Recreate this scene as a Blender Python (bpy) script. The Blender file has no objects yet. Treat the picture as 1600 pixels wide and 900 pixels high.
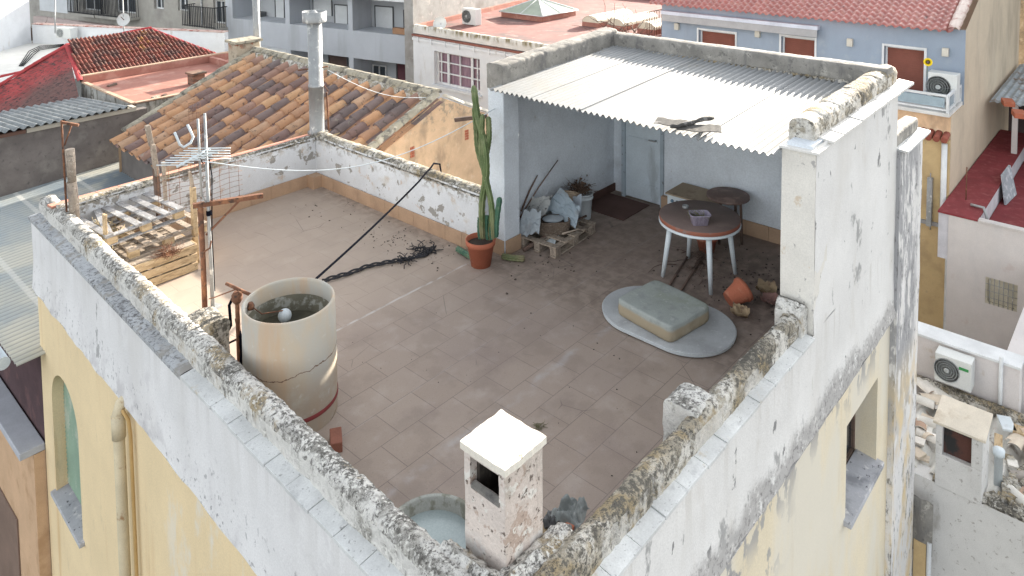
import bpy, math, random
from mathutils import Vector, Matrix, noise
R_ = math.radians
random.seed(7)
S = bpy.context.scene
COL = S.collection

# ------------------------------------------------------------------ camera
CAM = Vector((-1.85231958, -2.42376397, 4.6))
FW = Vector((0.7422806464, 0.6670999774, -0.0632217)).normalized()
RT = Vector((0.66794587, -0.74414597, -0.00975108)).normalized()
UP = RT.cross(FW)
RT = FW.cross(UP)
FPX, PY = 1161.348, -76.848
cd = bpy.data.cameras.new('camera')
cam = bpy.data.objects.new('camera', cd); COL.objects.link(cam)
cam.matrix_world = Matrix(((RT.x, UP.x, -FW.x, CAM.x), (RT.y, UP.y, -FW.y, CAM.y), (RT.z, UP.z, -FW.z, CAM.z), (0, 0, 0, 1)))
cd.sensor_fit = 'HORIZONTAL'; cd.sensor_width = 36
cd.lens = FPX / 1600 * 36
cd.shift_y = -(450 - PY) / 1600
cd.clip_start = .05; cd.clip_end = 2000
S.camera = cam
# ------------------------------------------------------------------ sky, sun, exposure
SUN_EL = 16.5
w = bpy.data.worlds.new('World'); S.world = w; w.use_nodes = True
nt = w.node_tree; bg = nt.nodes['Background']
sky = nt.nodes.new('ShaderNodeTexSky'); sky.sky_type = 'NISHITA'; sky.sun_disc = False
sky.sun_elevation = R_(SUN_EL); sky.sun_rotation = R_(86); sky.air_density = 1.0; sky.dust_density = 1.5; sky.ozone_density = 1.0
hs = nt.nodes.new('ShaderNodeHueSaturation'); hs.inputs['Saturation'].default_value = .18; nt.links.new(sky.outputs[0], hs.inputs['Color']); nt.links.new(hs.outputs[0], bg.inputs[0]); bg.inputs[1].default_value = .085
sd = bpy.data.lights.new('sun', 'SUN'); sun = bpy.data.objects.new('sun', sd); COL.objects.link(sun)
sd.energy = 3; sd.angle = R_(.5); sd.color = (1, .90, .76)
sun.rotation_euler = (0, R_(90 - SUN_EL), R_(4))
S.view_settings.view_transform = 'Standard'; S.view_settings.look = 'None'; S.view_settings.gamma = 1
S.view_settings.use_curve_mapping = False
S.view_settings.exposure = 2.62
S.cycles.max_bounces = 8; S.cycles.diffuse_bounces = 4

# ------------------------------------------------------------------ rays through the photograph, used to measure the place
def ray(x, y): return FW + RT * ((x - 800) / FPX) - UP * ((y - PY) / FPX)
def bz(x, y, z): d = ray(x, y); return CAM + d * ((z - CAM.z) / d.z)
def bx(x, y, X): d = ray(x, y); return CAM + d * ((X - CAM.x) / d.x)
def by(x, y, Y): d = ray(x, y); return CAM + d * ((Y - CAM.y) / d.y)
def bl(x, y, P0, D):
    n = Vector((-D[1], D[0], 0)); P0 = Vector((P0[0], P0[1], 0)); d = ray(x, y)
    c = Vector((CAM.x, CAM.y, 0))
    return CAM + d * (n.dot(P0 - c) / n.dot(d))

# ------------------------------------------------------------------ mesh helpers
WM = {}
class MB:
    def __init__(s): s.v = []; s.f = []; s.sm = []
    def add(s, vs, fs, smooth=False):
        b = len(s.v); s.v += [Vector(q) for q in vs]
        for f in fs: s.f.append([i + b for i in f]); s.sm.append(smooth)
        return s
    def hexa(s, p):   # 8 points: bottom 4 ccw, top 4 ccw
        return s.add(p, [(3, 2, 1, 0), (4, 5, 6, 7), (0, 1, 5, 4), (1, 2, 6, 5), (2, 3, 7, 6), (3, 0, 4, 7)])
    def box(s, x0, x1, y0, y1, z0, z1):
        return s.hexa([(x0, y0, z0), (x1, y0, z0), (x1, y1, z0), (x0, y1, z0), (x0, y0, z1), (x1, y0, z1), (x1, y1, z1), (x0, y1, z1)])
    def obox(s, c, hx, hy, hz, rot=0, tilt=None):   # centre, half sizes, rotation about z, optional extra matrix
        M = Matrix.Rotation(rot, 3, 'Z')
        if tilt is not None: M = M @ tilt
        c = Vector(c)
        return s.hexa([c + M @ Vector((a * hx, b * hy, d * hz)) for d in (-1, 1) for a, b in ((-1, -1), (1, -1), (1, 1), (-1, 1))])
    def beam(s, a, b, wd, ht, up=(0, 0, 1)):
        a = Vector(a); b = Vector(b); d = (b - a).normalized(); u = Vector(up)
        r = d.cross(u)
        if r.length < 1e-4: r = d.cross(Vector((1, 0, 0)))
        r.normalize(); u = r.cross(d).normalized()
        q = []
        for e in (a, b):
            q += [e - r * wd / 2 - u * ht / 2, e + r * wd / 2 - u * ht / 2, e + r * wd / 2 + u * ht / 2, e - r * wd / 2 + u * ht / 2]
        return s.add(q, [(0, 1, 2, 3), (7, 6, 5, 4), (0, 4, 5, 1), (1, 5, 6, 2), (2, 6, 7, 3), (3, 7, 4, 0)])
    def tube(s, pts, r, n=8, cap=True):
        pts = [Vector(q) for q in pts]; rs = r if isinstance(r, (list, tuple)) else [r] * len(pts)
        b = len(s.v); u = None
        for i, q in enumerate(pts):
            d = (pts[min(i + 1, len(pts) - 1)] - pts[max(i - 1, 0)])
            if d.length < 1e-9: d = Vector((0, 0, 1))
            d.normalize()
            if u is None: u = d.cross(Vector((0, 0, 1)) if abs(d.z) < .9 else Vector((1, 0, 0)))
            u = (u - d * u.dot(d)).normalized(); v = d.cross(u)
            for k in range(n):
                t = 2 * math.pi * k / n; s.v.append(q + (u * math.cos(t) + v * math.sin(t)) * rs[i])
        for i in range(len(pts) - 1):
            for k in range(n):
                a = b + i * n + k; c = b + i * n + (k + 1) % n
                s.f.append([a, c, c + n, a + n]); s.sm.append(True)
        if cap:
            s.f.append([b + k for k in range(n)][::-1]); s.sm.append(False)
            e = b + (len(pts) - 1) * n; s.f.append([e + k for k in range(n)]); s.sm.append(False)
        return s
    def lathe(s, c, prof, n=32, smooth=True, M=None, cap=True):   # prof: (r, z)
        c = Vector(c); b = len(s.v); M = M or Matrix.Identity(3)
        for r, z in prof:
            for k in range(n):
                t = 2 * math.pi * k / n; s.v.append(c + M @ Vector((r * math.cos(t), r * math.sin(t), z)))
        for i in range(len(prof) - 1):
            for k in range(n):
                a = b + i * n + k; q = b + i * n + (k + 1) % n
                s.f.append([a, q, q + n, a + n]); s.sm.append(smooth)
        if cap:
            if prof[0][0] > 1e-4: s.f.append([b + k for k in range(n)][::-1]); s.sm.append(False)
            e = b + (len(prof) - 1) * n
            if prof[-1][0] > 1e-4: s.f.append([e + k for k in range(n)]); s.sm.append(False)
        return s
    def prism(s, poly, off):   # polygon of 3-D points extruded by a vector
        poly = [Vector(q) for q in poly]; off = Vector(off); n = len(poly)
        return s.add(poly + [q + off for q in poly], [list(range(n))[::-1], [n + i for i in range(n)]] + [(i, (i + 1) % n, n + (i + 1) % n, n + i) for i in range(n)])
    def quad(s, a, b, c, d): return s.add([a, b, c, d], [(0, 1, 2, 3)])
    def grid(s, fn, nu, nv, smooth=True):
        b = len(s.v)
        for j in range(nv + 1):
            for i in range(nu + 1): s.v.append(Vector(fn(i / nu, j / nv)))
        for j in range(nv):
            for i in range(nu):
                a = b + j * (nu + 1) + i; s.f.append([a, a + 1, a + nu + 2, a + nu + 1]); s.sm.append(smooth)
        return s
    def slab(s, fn, nu, nv, off, smooth=True):   # a sheet with thickness
        off = Vector(off)
        s.grid(fn, nu, nv, smooth); s.grid(lambda u, v: Vector(fn(u, v)) + off, nu, nv, smooth)
        for e in range(4):
            def g(t, q, e=e):
                P = Vector(fn(*((t, 0), (t, 1), (0, t), (1, t))[e])); return P + off * q
            s.grid(g, nu if e < 2 else nv, 1, False)
        return s
    def build(s, name, mat, parent=None, local=False, bevel=0):
        me = bpy.data.meshes.new(name)
        v = s.v
        if parent is not None and not local:
            r = parent
            while r.parent: r = r.parent
            Mi = WM.get(r.name, Matrix.Identity(4)).inverted(); v = [Mi @ q for q in v]
        me.from_pydata([tuple(q) for q in v], [], s.f); me.polygons.foreach_set('use_smooth', s.sm)
        me.materials.append(mat); me.update()
        import bmesh
        bm = bmesh.new(); bm.from_mesh(me); bmesh.ops.recalc_face_normals(bm, faces=bm.faces); bm.to_mesh(me); bm.free()
        o = bpy.data.objects.new(name, me); COL.objects.link(o); o.parent = parent
        if bevel:
            m = o.modifiers.new('bevel', 'BEVEL'); m.width = bevel; m.segments = 2; m.limit_method = 'ANGLE'
        return o
def tag(o, label, cat, group=None):
    o['label'] = label; o['category'] = cat
    if group: o['group'] = group
    return o
def thing(name, loc, label, cat, group=None, M=None):
    o = bpy.data.objects.new(name, None); COL.objects.link(o); o.empty_display_size = .1
    m = M.copy() if M is not None else Matrix.Identity(4)
    m.translation = Vector(loc); o.matrix_world = m; WM[o.name] = m
    return tag(o, label, cat, group)
def N3(p, sc=1.0, off=0.0): return noise.noise(Vector(p) * sc + Vector((off, off * .7, off * 1.3)))
def rough_bar(mb, pts, wd, ht, step=.024, amp=.018, off=0, rnd=.35, skew=0.0):
    """an uneven plastered wall top: rounded cross-section swept along pts (points on the bottom centre line)"""
    pts = [Vector(q) for q in pts]; path = []
    for a, b in zip(pts[:-1], pts[1:]):
        n = max(1, int((b - a).length / step))
        path += [a.lerp(b, i / n) for i in range(n)]
    path.append(pts[-1])
    h = wd / 2; r = min(h, ht) * rnd * 2
    prof = [(-h, 0), (-h, ht * .35), (-h, ht - r), (-h + r * .3, ht - r * .3), (-h + r, ht), (0, ht * 1.02), (h - r, ht), (h - r * .3, ht - r * .3), (h, ht - r), (h, ht * .35), (h, 0)]
    fine = []
    for a, b in zip(prof[:-1], prof[1:]):
        m = max(1, int(math.hypot(b[0] - a[0], b[1] - a[1]) / (step * 1.1)))
        fine += [(a[0] + (b[0] - a[0]) * i / m, a[1] + (b[1] - a[1]) * i / m) for i in range(m)]
    fine.append(prof[-1])
    n = len(fine); base = len(mb.v); rj = random.Random(int(off * 10) + 1); dist = 0; nxt = rj.uniform(.25, .6); joint = []
    for i, q in enumerate(path):
        if i: dist += (q - path[i - 1]).length
        hit = dist > nxt and len(path) > 30; joint.append(rj.uniform(.008, .014) * (1 if amp > .017 else .35) if hit else 0); nxt = dist + rj.uniform(.3, .75) if hit else nxt
    for i, q in enumerate(path):
        d = (path[min(i + 1, len(path) - 1)] - path[max(i - 1, 0)]); d.z = 0; d.normalize(); s_ = Vector((d.y, -d.x, 0))
        for (a, z) in fine:
            P = q + s_ * (a + skew * z) + Vector((0, 0, z))
            k = min(1, z / (ht * .4)) if z < ht * .4 else 1
            nrm = (s_ * (a / h) + Vector((0, 0, max(0, z / ht - .3)))).normalized()
            P += nrm * (amp * (N3(P, 2.2, off) * .75 + N3(P, 7, off) * .35 + N3(P, 19, off) * .38 + N3(P, 45, off) * .22)) * (.35 + .65 * k)
            if joint[i]: P -= nrm * joint[i] * (1 + 2 * N3(P, 8, 3)) * min(1, z / (ht * .5))
            mb.v.append(P)
    for i in range(len(path) - 1):
        for k in range(n - 1):
            a = base + i * n + k; mb.f.append([a, a + 1, a + 1 + n, a + n]); mb.sm.append(True)
    mb.f.append([base + k for k in range(n)]); mb.sm.append(False)
    e = base + (len(path) - 1) * n; mb.f.append([e + k for k in range(n)][::-1]); mb.sm.append(False)
    return mb

# ------------------------------------------------------------------ materials
class NT:
    def __init__(s, name):
        s.m = bpy.data.materials.new(name); s.m.use_nodes = True; s.t = s.m.node_tree; s.n = s.t.nodes; s.l = s.t.links
        s.b = s.n['Principled BSDF']; s.geo = s.n.new('ShaderNodeNewGeometry'); s.pos = s.geo.outputs['Position']
    def node(s, t, **k):
        n = s.n.new(t)
        for a, b in k.items(): setattr(n, a, b)
        return n
    def put(s, sock, v):
        if isinstance(v, bpy.types.NodeSocket): s.l.new(v, sock)
        elif isinstance(v, (tuple, list)) and len(v) == 3 and sock.type == 'RGBA': sock.default_value = (*v, 1)
        else: sock.default_value = v
    def math(s, op, a, b=0.0, c=0.0, clamp=False):
        n = s.node('ShaderNodeMath', operation=op, use_clamp=clamp); s.put(n.inputs[0], a); s.put(n.inputs[1], b); s.put(n.inputs[2], c); return n.outputs[0]
    def mapr(s, v, a, b, lo=0.0, hi=1.0):
        n = s.node('ShaderNodeMapRange', interpolation_type='SMOOTHSTEP'); s.put(n.inputs[0], v)
        rev = a > b
        s.put(n.inputs[1], min(a, b)); s.put(n.inputs[2], max(a, b)); s.put(n.inputs[3], hi if rev else lo); s.put(n.inputs[4], lo if rev else hi); return n.outputs[0]
    def vec(s, st=(1, 1, 1), loc=(0, 0, 0), rot=(0, 0, 0)):
        n = s.node('ShaderNodeMapping'); s.l.new(s.pos, n.inputs[0]); n.inputs[1].default_value = loc; n.inputs[2].default_value = rot; n.inputs[3].default_value = st; return n.outputs[0]
    def noise(s, scale, detail=6, st=(1, 1, 1), loc=(0, 0, 0), rgh=.6, dist=0.0):
        n = s.node('ShaderNodeTexNoise'); s.l.new(s.vec(st, loc), n.inputs['Vector']); n.inputs['Scale'].default_value = scale; n.inputs['Detail'].default_value = detail
        n.inputs['Roughness'].default_value = rgh; n.inputs['Distortion'].default_value = dist; return n.outputs[0]
    def axis(s, a):
        if not hasattr(s, 'sx'):
            n = s.node('ShaderNodeSeparateXYZ'); s.l.new(s.pos, n.inputs[0]); s.sx = n
        return s.sx.outputs['xyz'.index(a)]
    def nrmz(s):
        if not hasattr(s, 'nz_'):
            n = s.node('ShaderNodeSeparateXYZ'); s.l.new(s.geo.outputs['True Normal'], n.inputs[0]); s.nz_ = n
        return s.nz_.outputs[2]
    def mix(s, f, a, b, mode='MIX'):
        n = s.node('ShaderNodeMix', data_type='RGBA', blend_type=mode); s.put(n.inputs[0], f); s.put(n.inputs[6], a); s.put(n.inputs[7], b); return n.outputs[2]
def mat(name, base, layers=(), rough=.85, vary=.12, vscale=2.5, bump=.3, bscale=60, spec=.3, metal=0.0, fine=.06, bdist=.004, alpha=None, trans=0.0, island=None):
    """layers: (colour, scale, lo, hi, {options: st, loc, detail, rgh, amt, reg:[(axis, a, b)...]})"""
    t = NT(name)
    if island:   # several colours, one per separate piece of the mesh
        cr = t.node('ShaderNodeValToRGB'); cr.color_ramp.interpolation = 'CONSTANT'; t.l.new(t.geo.outputs['Random Per Island'], cr.inputs[0])
        e = cr.color_ramp.elements
        for i, c in enumerate(island):
            el = e[i] if i < 2 else e.new(i / len(island)); el.position = i / len(island); el.color = (*c, 1)
        col = cr.outputs[0]
    else: col = (*base, 1); col = t.mix(0.0, base, base)
    nv = t.noise(vscale, 5)
    f = t.mapr(nv, .25, .75, 1 - vary, 1 + vary)
    cmb = t.node('ShaderNodeCombineColor'); [t.put(cmb.inputs[i], f) for i in range(3)]
    col = t.mix(1.0, col, cmb.outputs[0], 'MULTIPLY')
    if fine:
        nf = t.noise(bscale * 1.3, 3); g = t.mapr(nf, .3, .7, 1 - fine, 1 + fine)
        c2 = t.node('ShaderNodeCombineColor'); [t.put(c2.inputs[i], g) for i in range(3)]
        col = t.mix(1.0, col, c2.outputs[0], 'MULTIPLY')
    for L in layers:
        c, sc, lo, hi = L[:4]; o = L[4] if len(L) > 4 else {}
        if sc:
            q = t.noise(sc, o.get('detail', 7), o.get('st', (1, 1, 1)), o.get('loc', (0, 0, 0)), o.get('rgh', .62), o.get('dist', 0))
            if o.get('mod'): q = t.math('MULTIPLY_ADD', t.math('SUBTRACT', t.noise(o['mod'][0], 4, loc=(8, 2, 5)), .5), o['mod'][1], q)
            m = t.mapr(q, lo, hi)
        else: m = 1.0
        for ax, a, b in o.get('reg', ()):
            v = t.axis(ax)
            if o.get('wob'): v = t.math('MULTIPLY_ADD', t.math('SUBTRACT', t.noise(o.get('wsc', 2.2), 6, loc=(3, 3, 3)), .5), o['wob'], v)
            m = t.math('MULTIPLY', m, t.mapr(v, a, b))
        if o.get('nz'): m = t.math('MULTIPLY', m, t.mapr(t.nrmz(), *o['nz']))
        m = t.math('MULTIPLY', m, o.get('amt', 1.0))
        col = t.mix(m, col, c)
    t.put(t.b.inputs['Base Color'], col); t.b.inputs['Roughness'].default_value = rough; t.b.inputs['Metallic'].default_value = metal
    t.b.inputs['Specular IOR Level'].default_value = spec
    if alpha is not None: t.b.inputs['Alpha'].default_value = alpha
    if trans: t.b.inputs['Transmission Weight'].default_value = trans
    if bump:
        bn = t.node('ShaderNodeBump'); bn.inputs['Strength'].default_value = bump; bn.inputs['Distance'].default_value = bdist
        h = t.math('ADD', t.noise(bscale, 6), t.math('MULTIPLY', t.noise(bscale * .2, 5), 1.5)); t.put(bn.inputs['Height'], h); t.l.new(bn.outputs[0], t.b.inputs['Normal'])
    return t.m
WHITE = (.72, .72, .71)
m_lichen = mat('lichen_mortar', (.36, .35, .32), [
    ((.67, .66, .63), 6, .40, .55, {'mod': (1.3, .3)}), ((.24, .235, .22), 9, .52, .62, {'mod': (1.0, -.3), 'amt': .8}),
    ((.30, .22, .10), 3.0, .52, .64, {'amt': .85, 'mod': (.7, .25)}), ((.12, .115, .105), 21, .48, .60, {'rgh': .76, 'mod': (1.6, .42), 'nz': (-.3, .5)}),
    ((.085, .08, .072), 55, .53, .62, {'rgh': .8, 'mod': (2.3, .35)}), ((.68, .67, .63), 34, .52, .62, {'mod': (1.9, -.25)}),
    ((.70, .69, .66), 5, .40, .50, {'nz': (.45, .0), 'st': (1, 1, .5), 'amt': .7})], vary=.25, bump=1.0, bscale=75, bdist=.012)
m_lichen_y = mat('lichen_mortar_ochre', (.33, .30, .24), [
    ((.65, .63, .58), 7, .42, .55, {'mod': (1.2, .3)}), ((.27, .20, .09), 3.5, .46, .60, {'amt': .85, 'mod': (.8, .25)}),
    ((.12, .112, .095), 20, .47, .58, {'rgh': .76, 'mod': (1.6, .42)}), ((.085, .08, .07), 52, .53, .62, {'rgh': .8, 'mod': (2.3, .35)}),
    ((.64, .62, .58), 6, .46, .56, {'nz': (.45, .0), 'st': (1, 1, .5), 'amt': .7, 'mod': (1.1, .2)})], vary=.25, bump=1.0, bscale=75, bdist=.012)
m_mortar = mat('grey_mortar', (.25, .24, .22), [((.16, .155, .15), 5, .52, .66, {'st': (1, 1, .35)}), ((.38, .365, .33), 8, .55, .66, {}), ((.09, .088, .085), 16, .56, .66, {'amt': .7})], vary=.25, bump=.6, bscale=50, bdist=.008)
m_ledge = mat('ledge_tile', (.62, .635, .63), [((.18, .18, .18), 34, .60, .66, {'amt': .7, 'rgh': .7}), ((.36, .37, .38), 6, .54, .7, {'amt': .6}), ((.50, .37, .20), 2.2, .60, .68, {'amt': .6})], vary=.18, bump=.2, rough=.6)
m_ledge_dirty = mat('ledge_tile_dirty', (.43, .45, .47), [((.14, .14, .145), 26, .48, .62, {'rgh': .75, 'mod': (1.5, .3)}), ((.30, .29, .27), 5, .5, .65, {})], vary=.2, bump=.4, rough=.8)
m_white_r = mat('whitewash_side', (.71, .705, .69), [((.50, .48, .44), 7, .50, .64, {'st': (1, 1, .06), 'reg': [('z', -.05, .50), ('z', .6, .55)], 'wob': .4, 'amt': .4}), ((.58, .56, .52), 1.1, .48, .7, {'amt': .5, 'st': (1, 1, .5)}), ((.36, .36, .355), 2.0, .60, .64, {'st': (1, 1, .55), 'loc': (4, 1, 2)}), ((.24, .24, .24), 5.5, .635, .66, {'st': (1, 1, .5)}), ((.55, .52, .47), 3, .56, .72, {'amt': .4, 'st': (1, 1, .4)}),
    ((.42, .41, .40), 7, .36, .50, {'reg': [('z', -.14, -.30)], 'wob': .4, 'rgh': .75}), ((.20, .195, .19), 26, .50, .62, {'reg': [('z', -.08, -.32)], 'wob': .35, 'rgh': .75, 'amt': .85})], vary=.06, vscale=1.2, bump=.35, bdist=.006)
m_white_l = mat('whitewash_front', (.70, .70, .70), [((.50, .49, .47), 7, .48, .62, {'st': (1, 1, .06), 'reg': [('z', -.05, .50)], 'wob': .4, 'amt': .3}), ((.58, .57, .55), 1.1, .46, .68, {'amt': .5, 'st': (1, 1, .5)}), ((.36, .36, .36), 1.6, .635, .655, {'st': (1, 1, .6), 'loc': (1, 4, 6)}), ((.54, .53, .54), 3, .56, .70, {'amt': .5}), ((.30, .30, .31), 15, .58, .66, {'reg': [('z', .2, -.4)], 'wob': .5}),
    ((.46, .45, .46), 4, .50, .64, {'reg': [('z', -.1, -.42)], 'wob': .5, 'amt': .7})], vary=.06, vscale=1.2, bump=.35, bdist=.006)
m_yellow_l = mat('yellow_render_front', (.75, .61, .385), [((.70, .68, .62), 1.5, .58, .66, {'st': (1, 1, .5), 'amt': .8, 'reg': [('y', 5.0, 4.0)]}), ((.52, .30, .11), 1.6, .56, .75, {'st': (2, 2, .15), 'amt': .45}), ((.40, .34, .24), 7, .6, .72, {'amt': .25, 'st': (1, 1, .4)})], vary=.06, vscale=1, bump=.2)
m_yellow_r = mat('yellow_render_side', (.72, .64, .48), [((.69, .66, .58), 1.1, .44, .60, {'st': (1, 1, .35), 'amt': .75}), ((.35, .345, .34), 3.2, .52, .56, {'st': (1, 1, .5), 'reg': [('z', -.95, -.55)], 'wob': .7, 'wsc': .9, 'amt': .9}), ((.33, .33, .33), 2.6, .535, .56, {'st': (1, 1, .6), 'reg': [('z', -1.5, -.9), ('x', 4.9, 4.0)], 'wob': .3}),
    ((.50, .36, .18), 2.0, .58, .75, {'st': (2, 2, .2), 'amt': .35})], vary=.06, vscale=1, bump=.3)
m_strip = mat('peeled_grey_render', (.72, .71, .70), [((.36, .36, .37), 2.4, .42, .48, {'st': (1, 1, .22), 'rgh': .8, 'reg': [('z', -2.6, -1.4), ('x', 8.75, 8.35)], 'wob': .3}), ((.22, .22, .22), 14, .54, .62, {'st': (1, 1, .35), 'rgh': .75}), ((.68, .55, .34), 1.3, .45, .58, {'reg': [('z', -.9, -1.9)], 'st': (1, 1, .4)}), ((.70, .69, .67), 5, .54, .6, {'st': (1, 1, .4)})], vary=.08, bump=.5, bdist=.008)
m_white_p = mat('whitewash_pillar', (.69, .67, .62), [((.38, .37, .36), 3.6, .63, .655, {'reg': [('z', 1.5, 2.0)], 'amt': .9}), ((.50, .36, .20), 4.5, .62, .70, {'amt': .6}), ((.28, .27, .26), 13, .65, .68, {'amt': .8}), ((.35, .34, .33), 5, .5, .6, {'reg': [('z', .98, .8)]})], vary=.07, bump=.35)
m_white_in = mat('bluish_whitewash', (.66, .71, .76), [((.45, .47, .49), 2, .54, .72, {'amt': .5}), ((.42, .40, .36), 8, .66, .72, {'amt': .5})], vary=.07, bump=.8, bscale=35, bdist=.012)
m_white_b = mat('whitewash_rear_parapet', (.62, .64, .66), [((.30, .29, .27), 5, .585, .61, {}), ((.20, .18, .15), 12, .50, .6, {'reg': [('z', .55, .85)], 'wob': .25}), ((.50, .45, .38), 3, .56, .7, {'amt': .6}), ((.5, .40, .33), 6, .62, .68, {'amt': .7})], vary=.08, bump=.4)
m_skirt = mat('skirting_tile', (.44, .30, .20), [((.30, .20, .14), 3, .5, .7, {'amt': .5})], vary=.1, bump=.15, rough=.6)
def floor_mat():
    t = NT('terrace_tile')
    br = t.node('ShaderNodeTexBrick'); t.l.new(t.vec(loc=(.015, -.037, 0)), br.inputs[0]); br.offset = .5; br.squash = 1
    br.inputs['Scale'].default_value = 1; br.inputs['Brick Width'].default_value = .42; br.inputs['Row Height'].default_value = .3493; br.inputs['Mortar Size'].default_value = .004; br.inputs['Mortar Smooth'].default_value = .3
    br.inputs['Color1'].default_value = (.365, .298, .248, 1); br.inputs['Color2'].default_value = (.34, .274, .226, 1); br.inputs['Mortar'].default_value = (.215, .172, .15, 1)
    col = br.outputs[0]
    # large blotches, pale dust, dark grime, old limescale lines
    col = t.mix(t.mapr(t.noise(.55, 5), .35, .7, 0, .5), col, (.295, .24, .215))
    col = t.mix(t.mapr(t.noise(3.2, 7), .5, .75, 0, .35), col, (.48, .42, .38))
    col = t.mix(t.mapr(t.noise(1.4, 8, loc=(5, 2, 0)), .52, .7, 0, .4), col, (.235, .185, .165))
    col = t.mix(t.mapr(t.noise(55, 4, rgh=.8), .58, .68, 0, .45), col, (.12, .095, .085))
    col = t.mix(t.mapr(t.noise(90, 3), .6, .7, 0, .4), col, (.5, .44, .4))
    col = t.mix(t.mapr(t.noise(2.4, 7, loc=(1, 9, 0)), .5, .62, 0, .3), col, (.23, .185, .155))
    col = t.mix(t.math('MULTIPLY', t.mapr(t.axis('y'), 3.6, 5.2), .45), col, (.47, .385, .31))  # warm bounce light over the left part, painted as a paler gradient
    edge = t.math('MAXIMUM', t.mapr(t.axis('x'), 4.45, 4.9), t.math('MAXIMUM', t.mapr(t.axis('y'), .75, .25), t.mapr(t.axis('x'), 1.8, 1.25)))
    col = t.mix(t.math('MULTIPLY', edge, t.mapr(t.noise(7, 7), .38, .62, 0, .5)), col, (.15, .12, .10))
    # dirt pile zone in front of the shed
    zone = t.math('MULTIPLY', t.mapr(t.axis('x'), 5.3, 6.2), t.math('MULTIPLY', t.mapr(t.axis('y'), 2.4, 1.5), t.mapr(t.axis('x'), 7.6, 6.9)))
    col = t.mix(t.math('MULTIPLY', zone, t.mapr(t.noise(6, 8), .36, .6, 0, .75)), col, (.10, .078, .066))
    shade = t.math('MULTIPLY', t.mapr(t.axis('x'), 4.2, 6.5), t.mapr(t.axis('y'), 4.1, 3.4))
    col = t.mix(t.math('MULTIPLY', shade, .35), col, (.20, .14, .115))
    for (x0, y0, x1, y1, wd, a) in ((2.1, 2.83, 7.5, 2.83, .02, .12), (2.6, 4.223, 4.9, 4.223, .022, .75)):
        d = t.math('ABSOLUTE', t.math('SUBTRACT', t.math('ADD', t.axis('y'), t.math('MULTIPLY', t.math('SUBTRACT', t.noise(2, 3), .5), .05)), y0))
        k = t.math('MULTIPLY', t.mapr(d, wd, wd * .3), t.mapr(t.noise(5, 5), .35, .6, 0, a))
        col = t.mix(k, col, (.55, .52, .50))
    # pale limescale streak running between pot and near corner
    dd = t.math('ABSOLUTE', t.math('SUBTRACT', t.math('ADD', t.math('MULTIPLY', t.axis('y'), 1.0), t.math('MULTIPLY', t.noise(1.1, 4), .25)), 2.15))
    k = t.math('MULTIPLY', t.mapr(dd, .07, .0), t.math('MULTIPLY', t.mapr(t.noise(3, 6), .42, .66, 0, .35), t.mapr(t.axis('x'), 5.6, 4.6)))
    col = t.mix(k, col, (.50, .50, .52))
    # fine cracks
    vo = t.node('ShaderNodeTexVoronoi', feature='DISTANCE_TO_EDGE'); t.l.new(t.vec(), vo.inputs[0]); vo.inputs['Scale'].default_value = 1.1
    k = t.math('MULTIPLY', t.mapr(vo.outputs[0], .006, .001), t.mapr(t.noise(.9, 3, loc=(2, 7, 0)), .52, .6, 0, .6))
    col = t.mix(k, col, (.10, .085, .08))
    t.put(t.b.inputs['Base Color'], col); t.b.inputs['Roughness'].default_value = .75; t.b.inputs['Specular IOR Level'].default_value = .3
    bn = t.node('ShaderNodeBump'); bn.inputs['Strength'].default_value = .3; bn.inputs['Distance'].default_value = .004
    t.put(bn.inputs['Height'], t.math('ADD', t.math('MULTIPLY', br.outputs[1], -1.2), t.noise(70, 5))); t.l.new(bn.outputs[0], t.b.inputs['Normal'])
    return t.m
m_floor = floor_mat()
m_sheet = mat('white_roof_sheet', (.27, .28, .285), [((.235, .24, .24), 2.2, .48, .7, {'amt': .6, 'st': (.35, 3, 1)}), ((.27, .25, .21), 1.2, .5, .7, {'amt': .5}), ((.08, .075, .07), 30, .68, .71, {}), ((.16, .15, .13), 7, .66, .72, {'amt': .6, 'st': (.5, 2, 1)})], vary=.07, bump=.1, rough=.55)
m_dark = mat('dark_opening', (.02, .02, .022), bump=0, fine=0)
m_door = mat('pale_blue_door', (.56, .63, .68), [((.30, .33, .35), 3, .56, .7, {'st': (1, 1, .3), 'amt': .6})], vary=.08, rough=.6)
m_galv = mat('galvanised_metal', (.34, .355, .36), [((.30, .30, .30), 5, .5, .65, {'st': (1, 1, .3)}), ((.62, .62, .60), 9, .56, .66, {})], vary=.15, rough=.55, metal=.25)
m_rust = mat('rusty_iron', (.16, .075, .045), [((.27, .13, .07), 10, .5, .65, {}), ((.07, .045, .035), 16, .52, .66, {})], vary=.2, bump=.6)
m_wood = mat('weathered_wood', (.36, .30, .24), [((.22, .18, .15), 6, .48, .65, {'st': (1, 3, 1)}), ((.5, .44, .37), 9, .55, .7, {'st': (4, 1, 4)}), ((.12, .10, .085), 25, .58, .68, {})], vary=.2, bump=.5)
m_wood_g = mat('grey_weathered_wood', (.29, .29, .295), [((.24, .23, .225), 5, .47, .62, {'st': (5, 1, 5)}), ((.55, .54, .52), 8, .54, .68, {'st': (6, 1, 6)}), ((.13, .12, .11), 25, .6, .68, {})], vary=.2, bump=.5)
m_wood_y = mat('tan_timber', (.45, .34, .21), [((.30, .22, .13), 5, .48, .62, {'st': (1, 5, 5)}), ((.55, .44, .30), 8, .55, .7, {'st': (1, 5, 5)}), ((.14, .10, .07), 20, .62, .7, {})], vary=.15, bump=.4)
m_wood_d = mat('dark_wood', (.14, .095, .075), [((.08, .06, .05), 6, .5, .65, {})], vary=.2, bump=.3)
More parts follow.
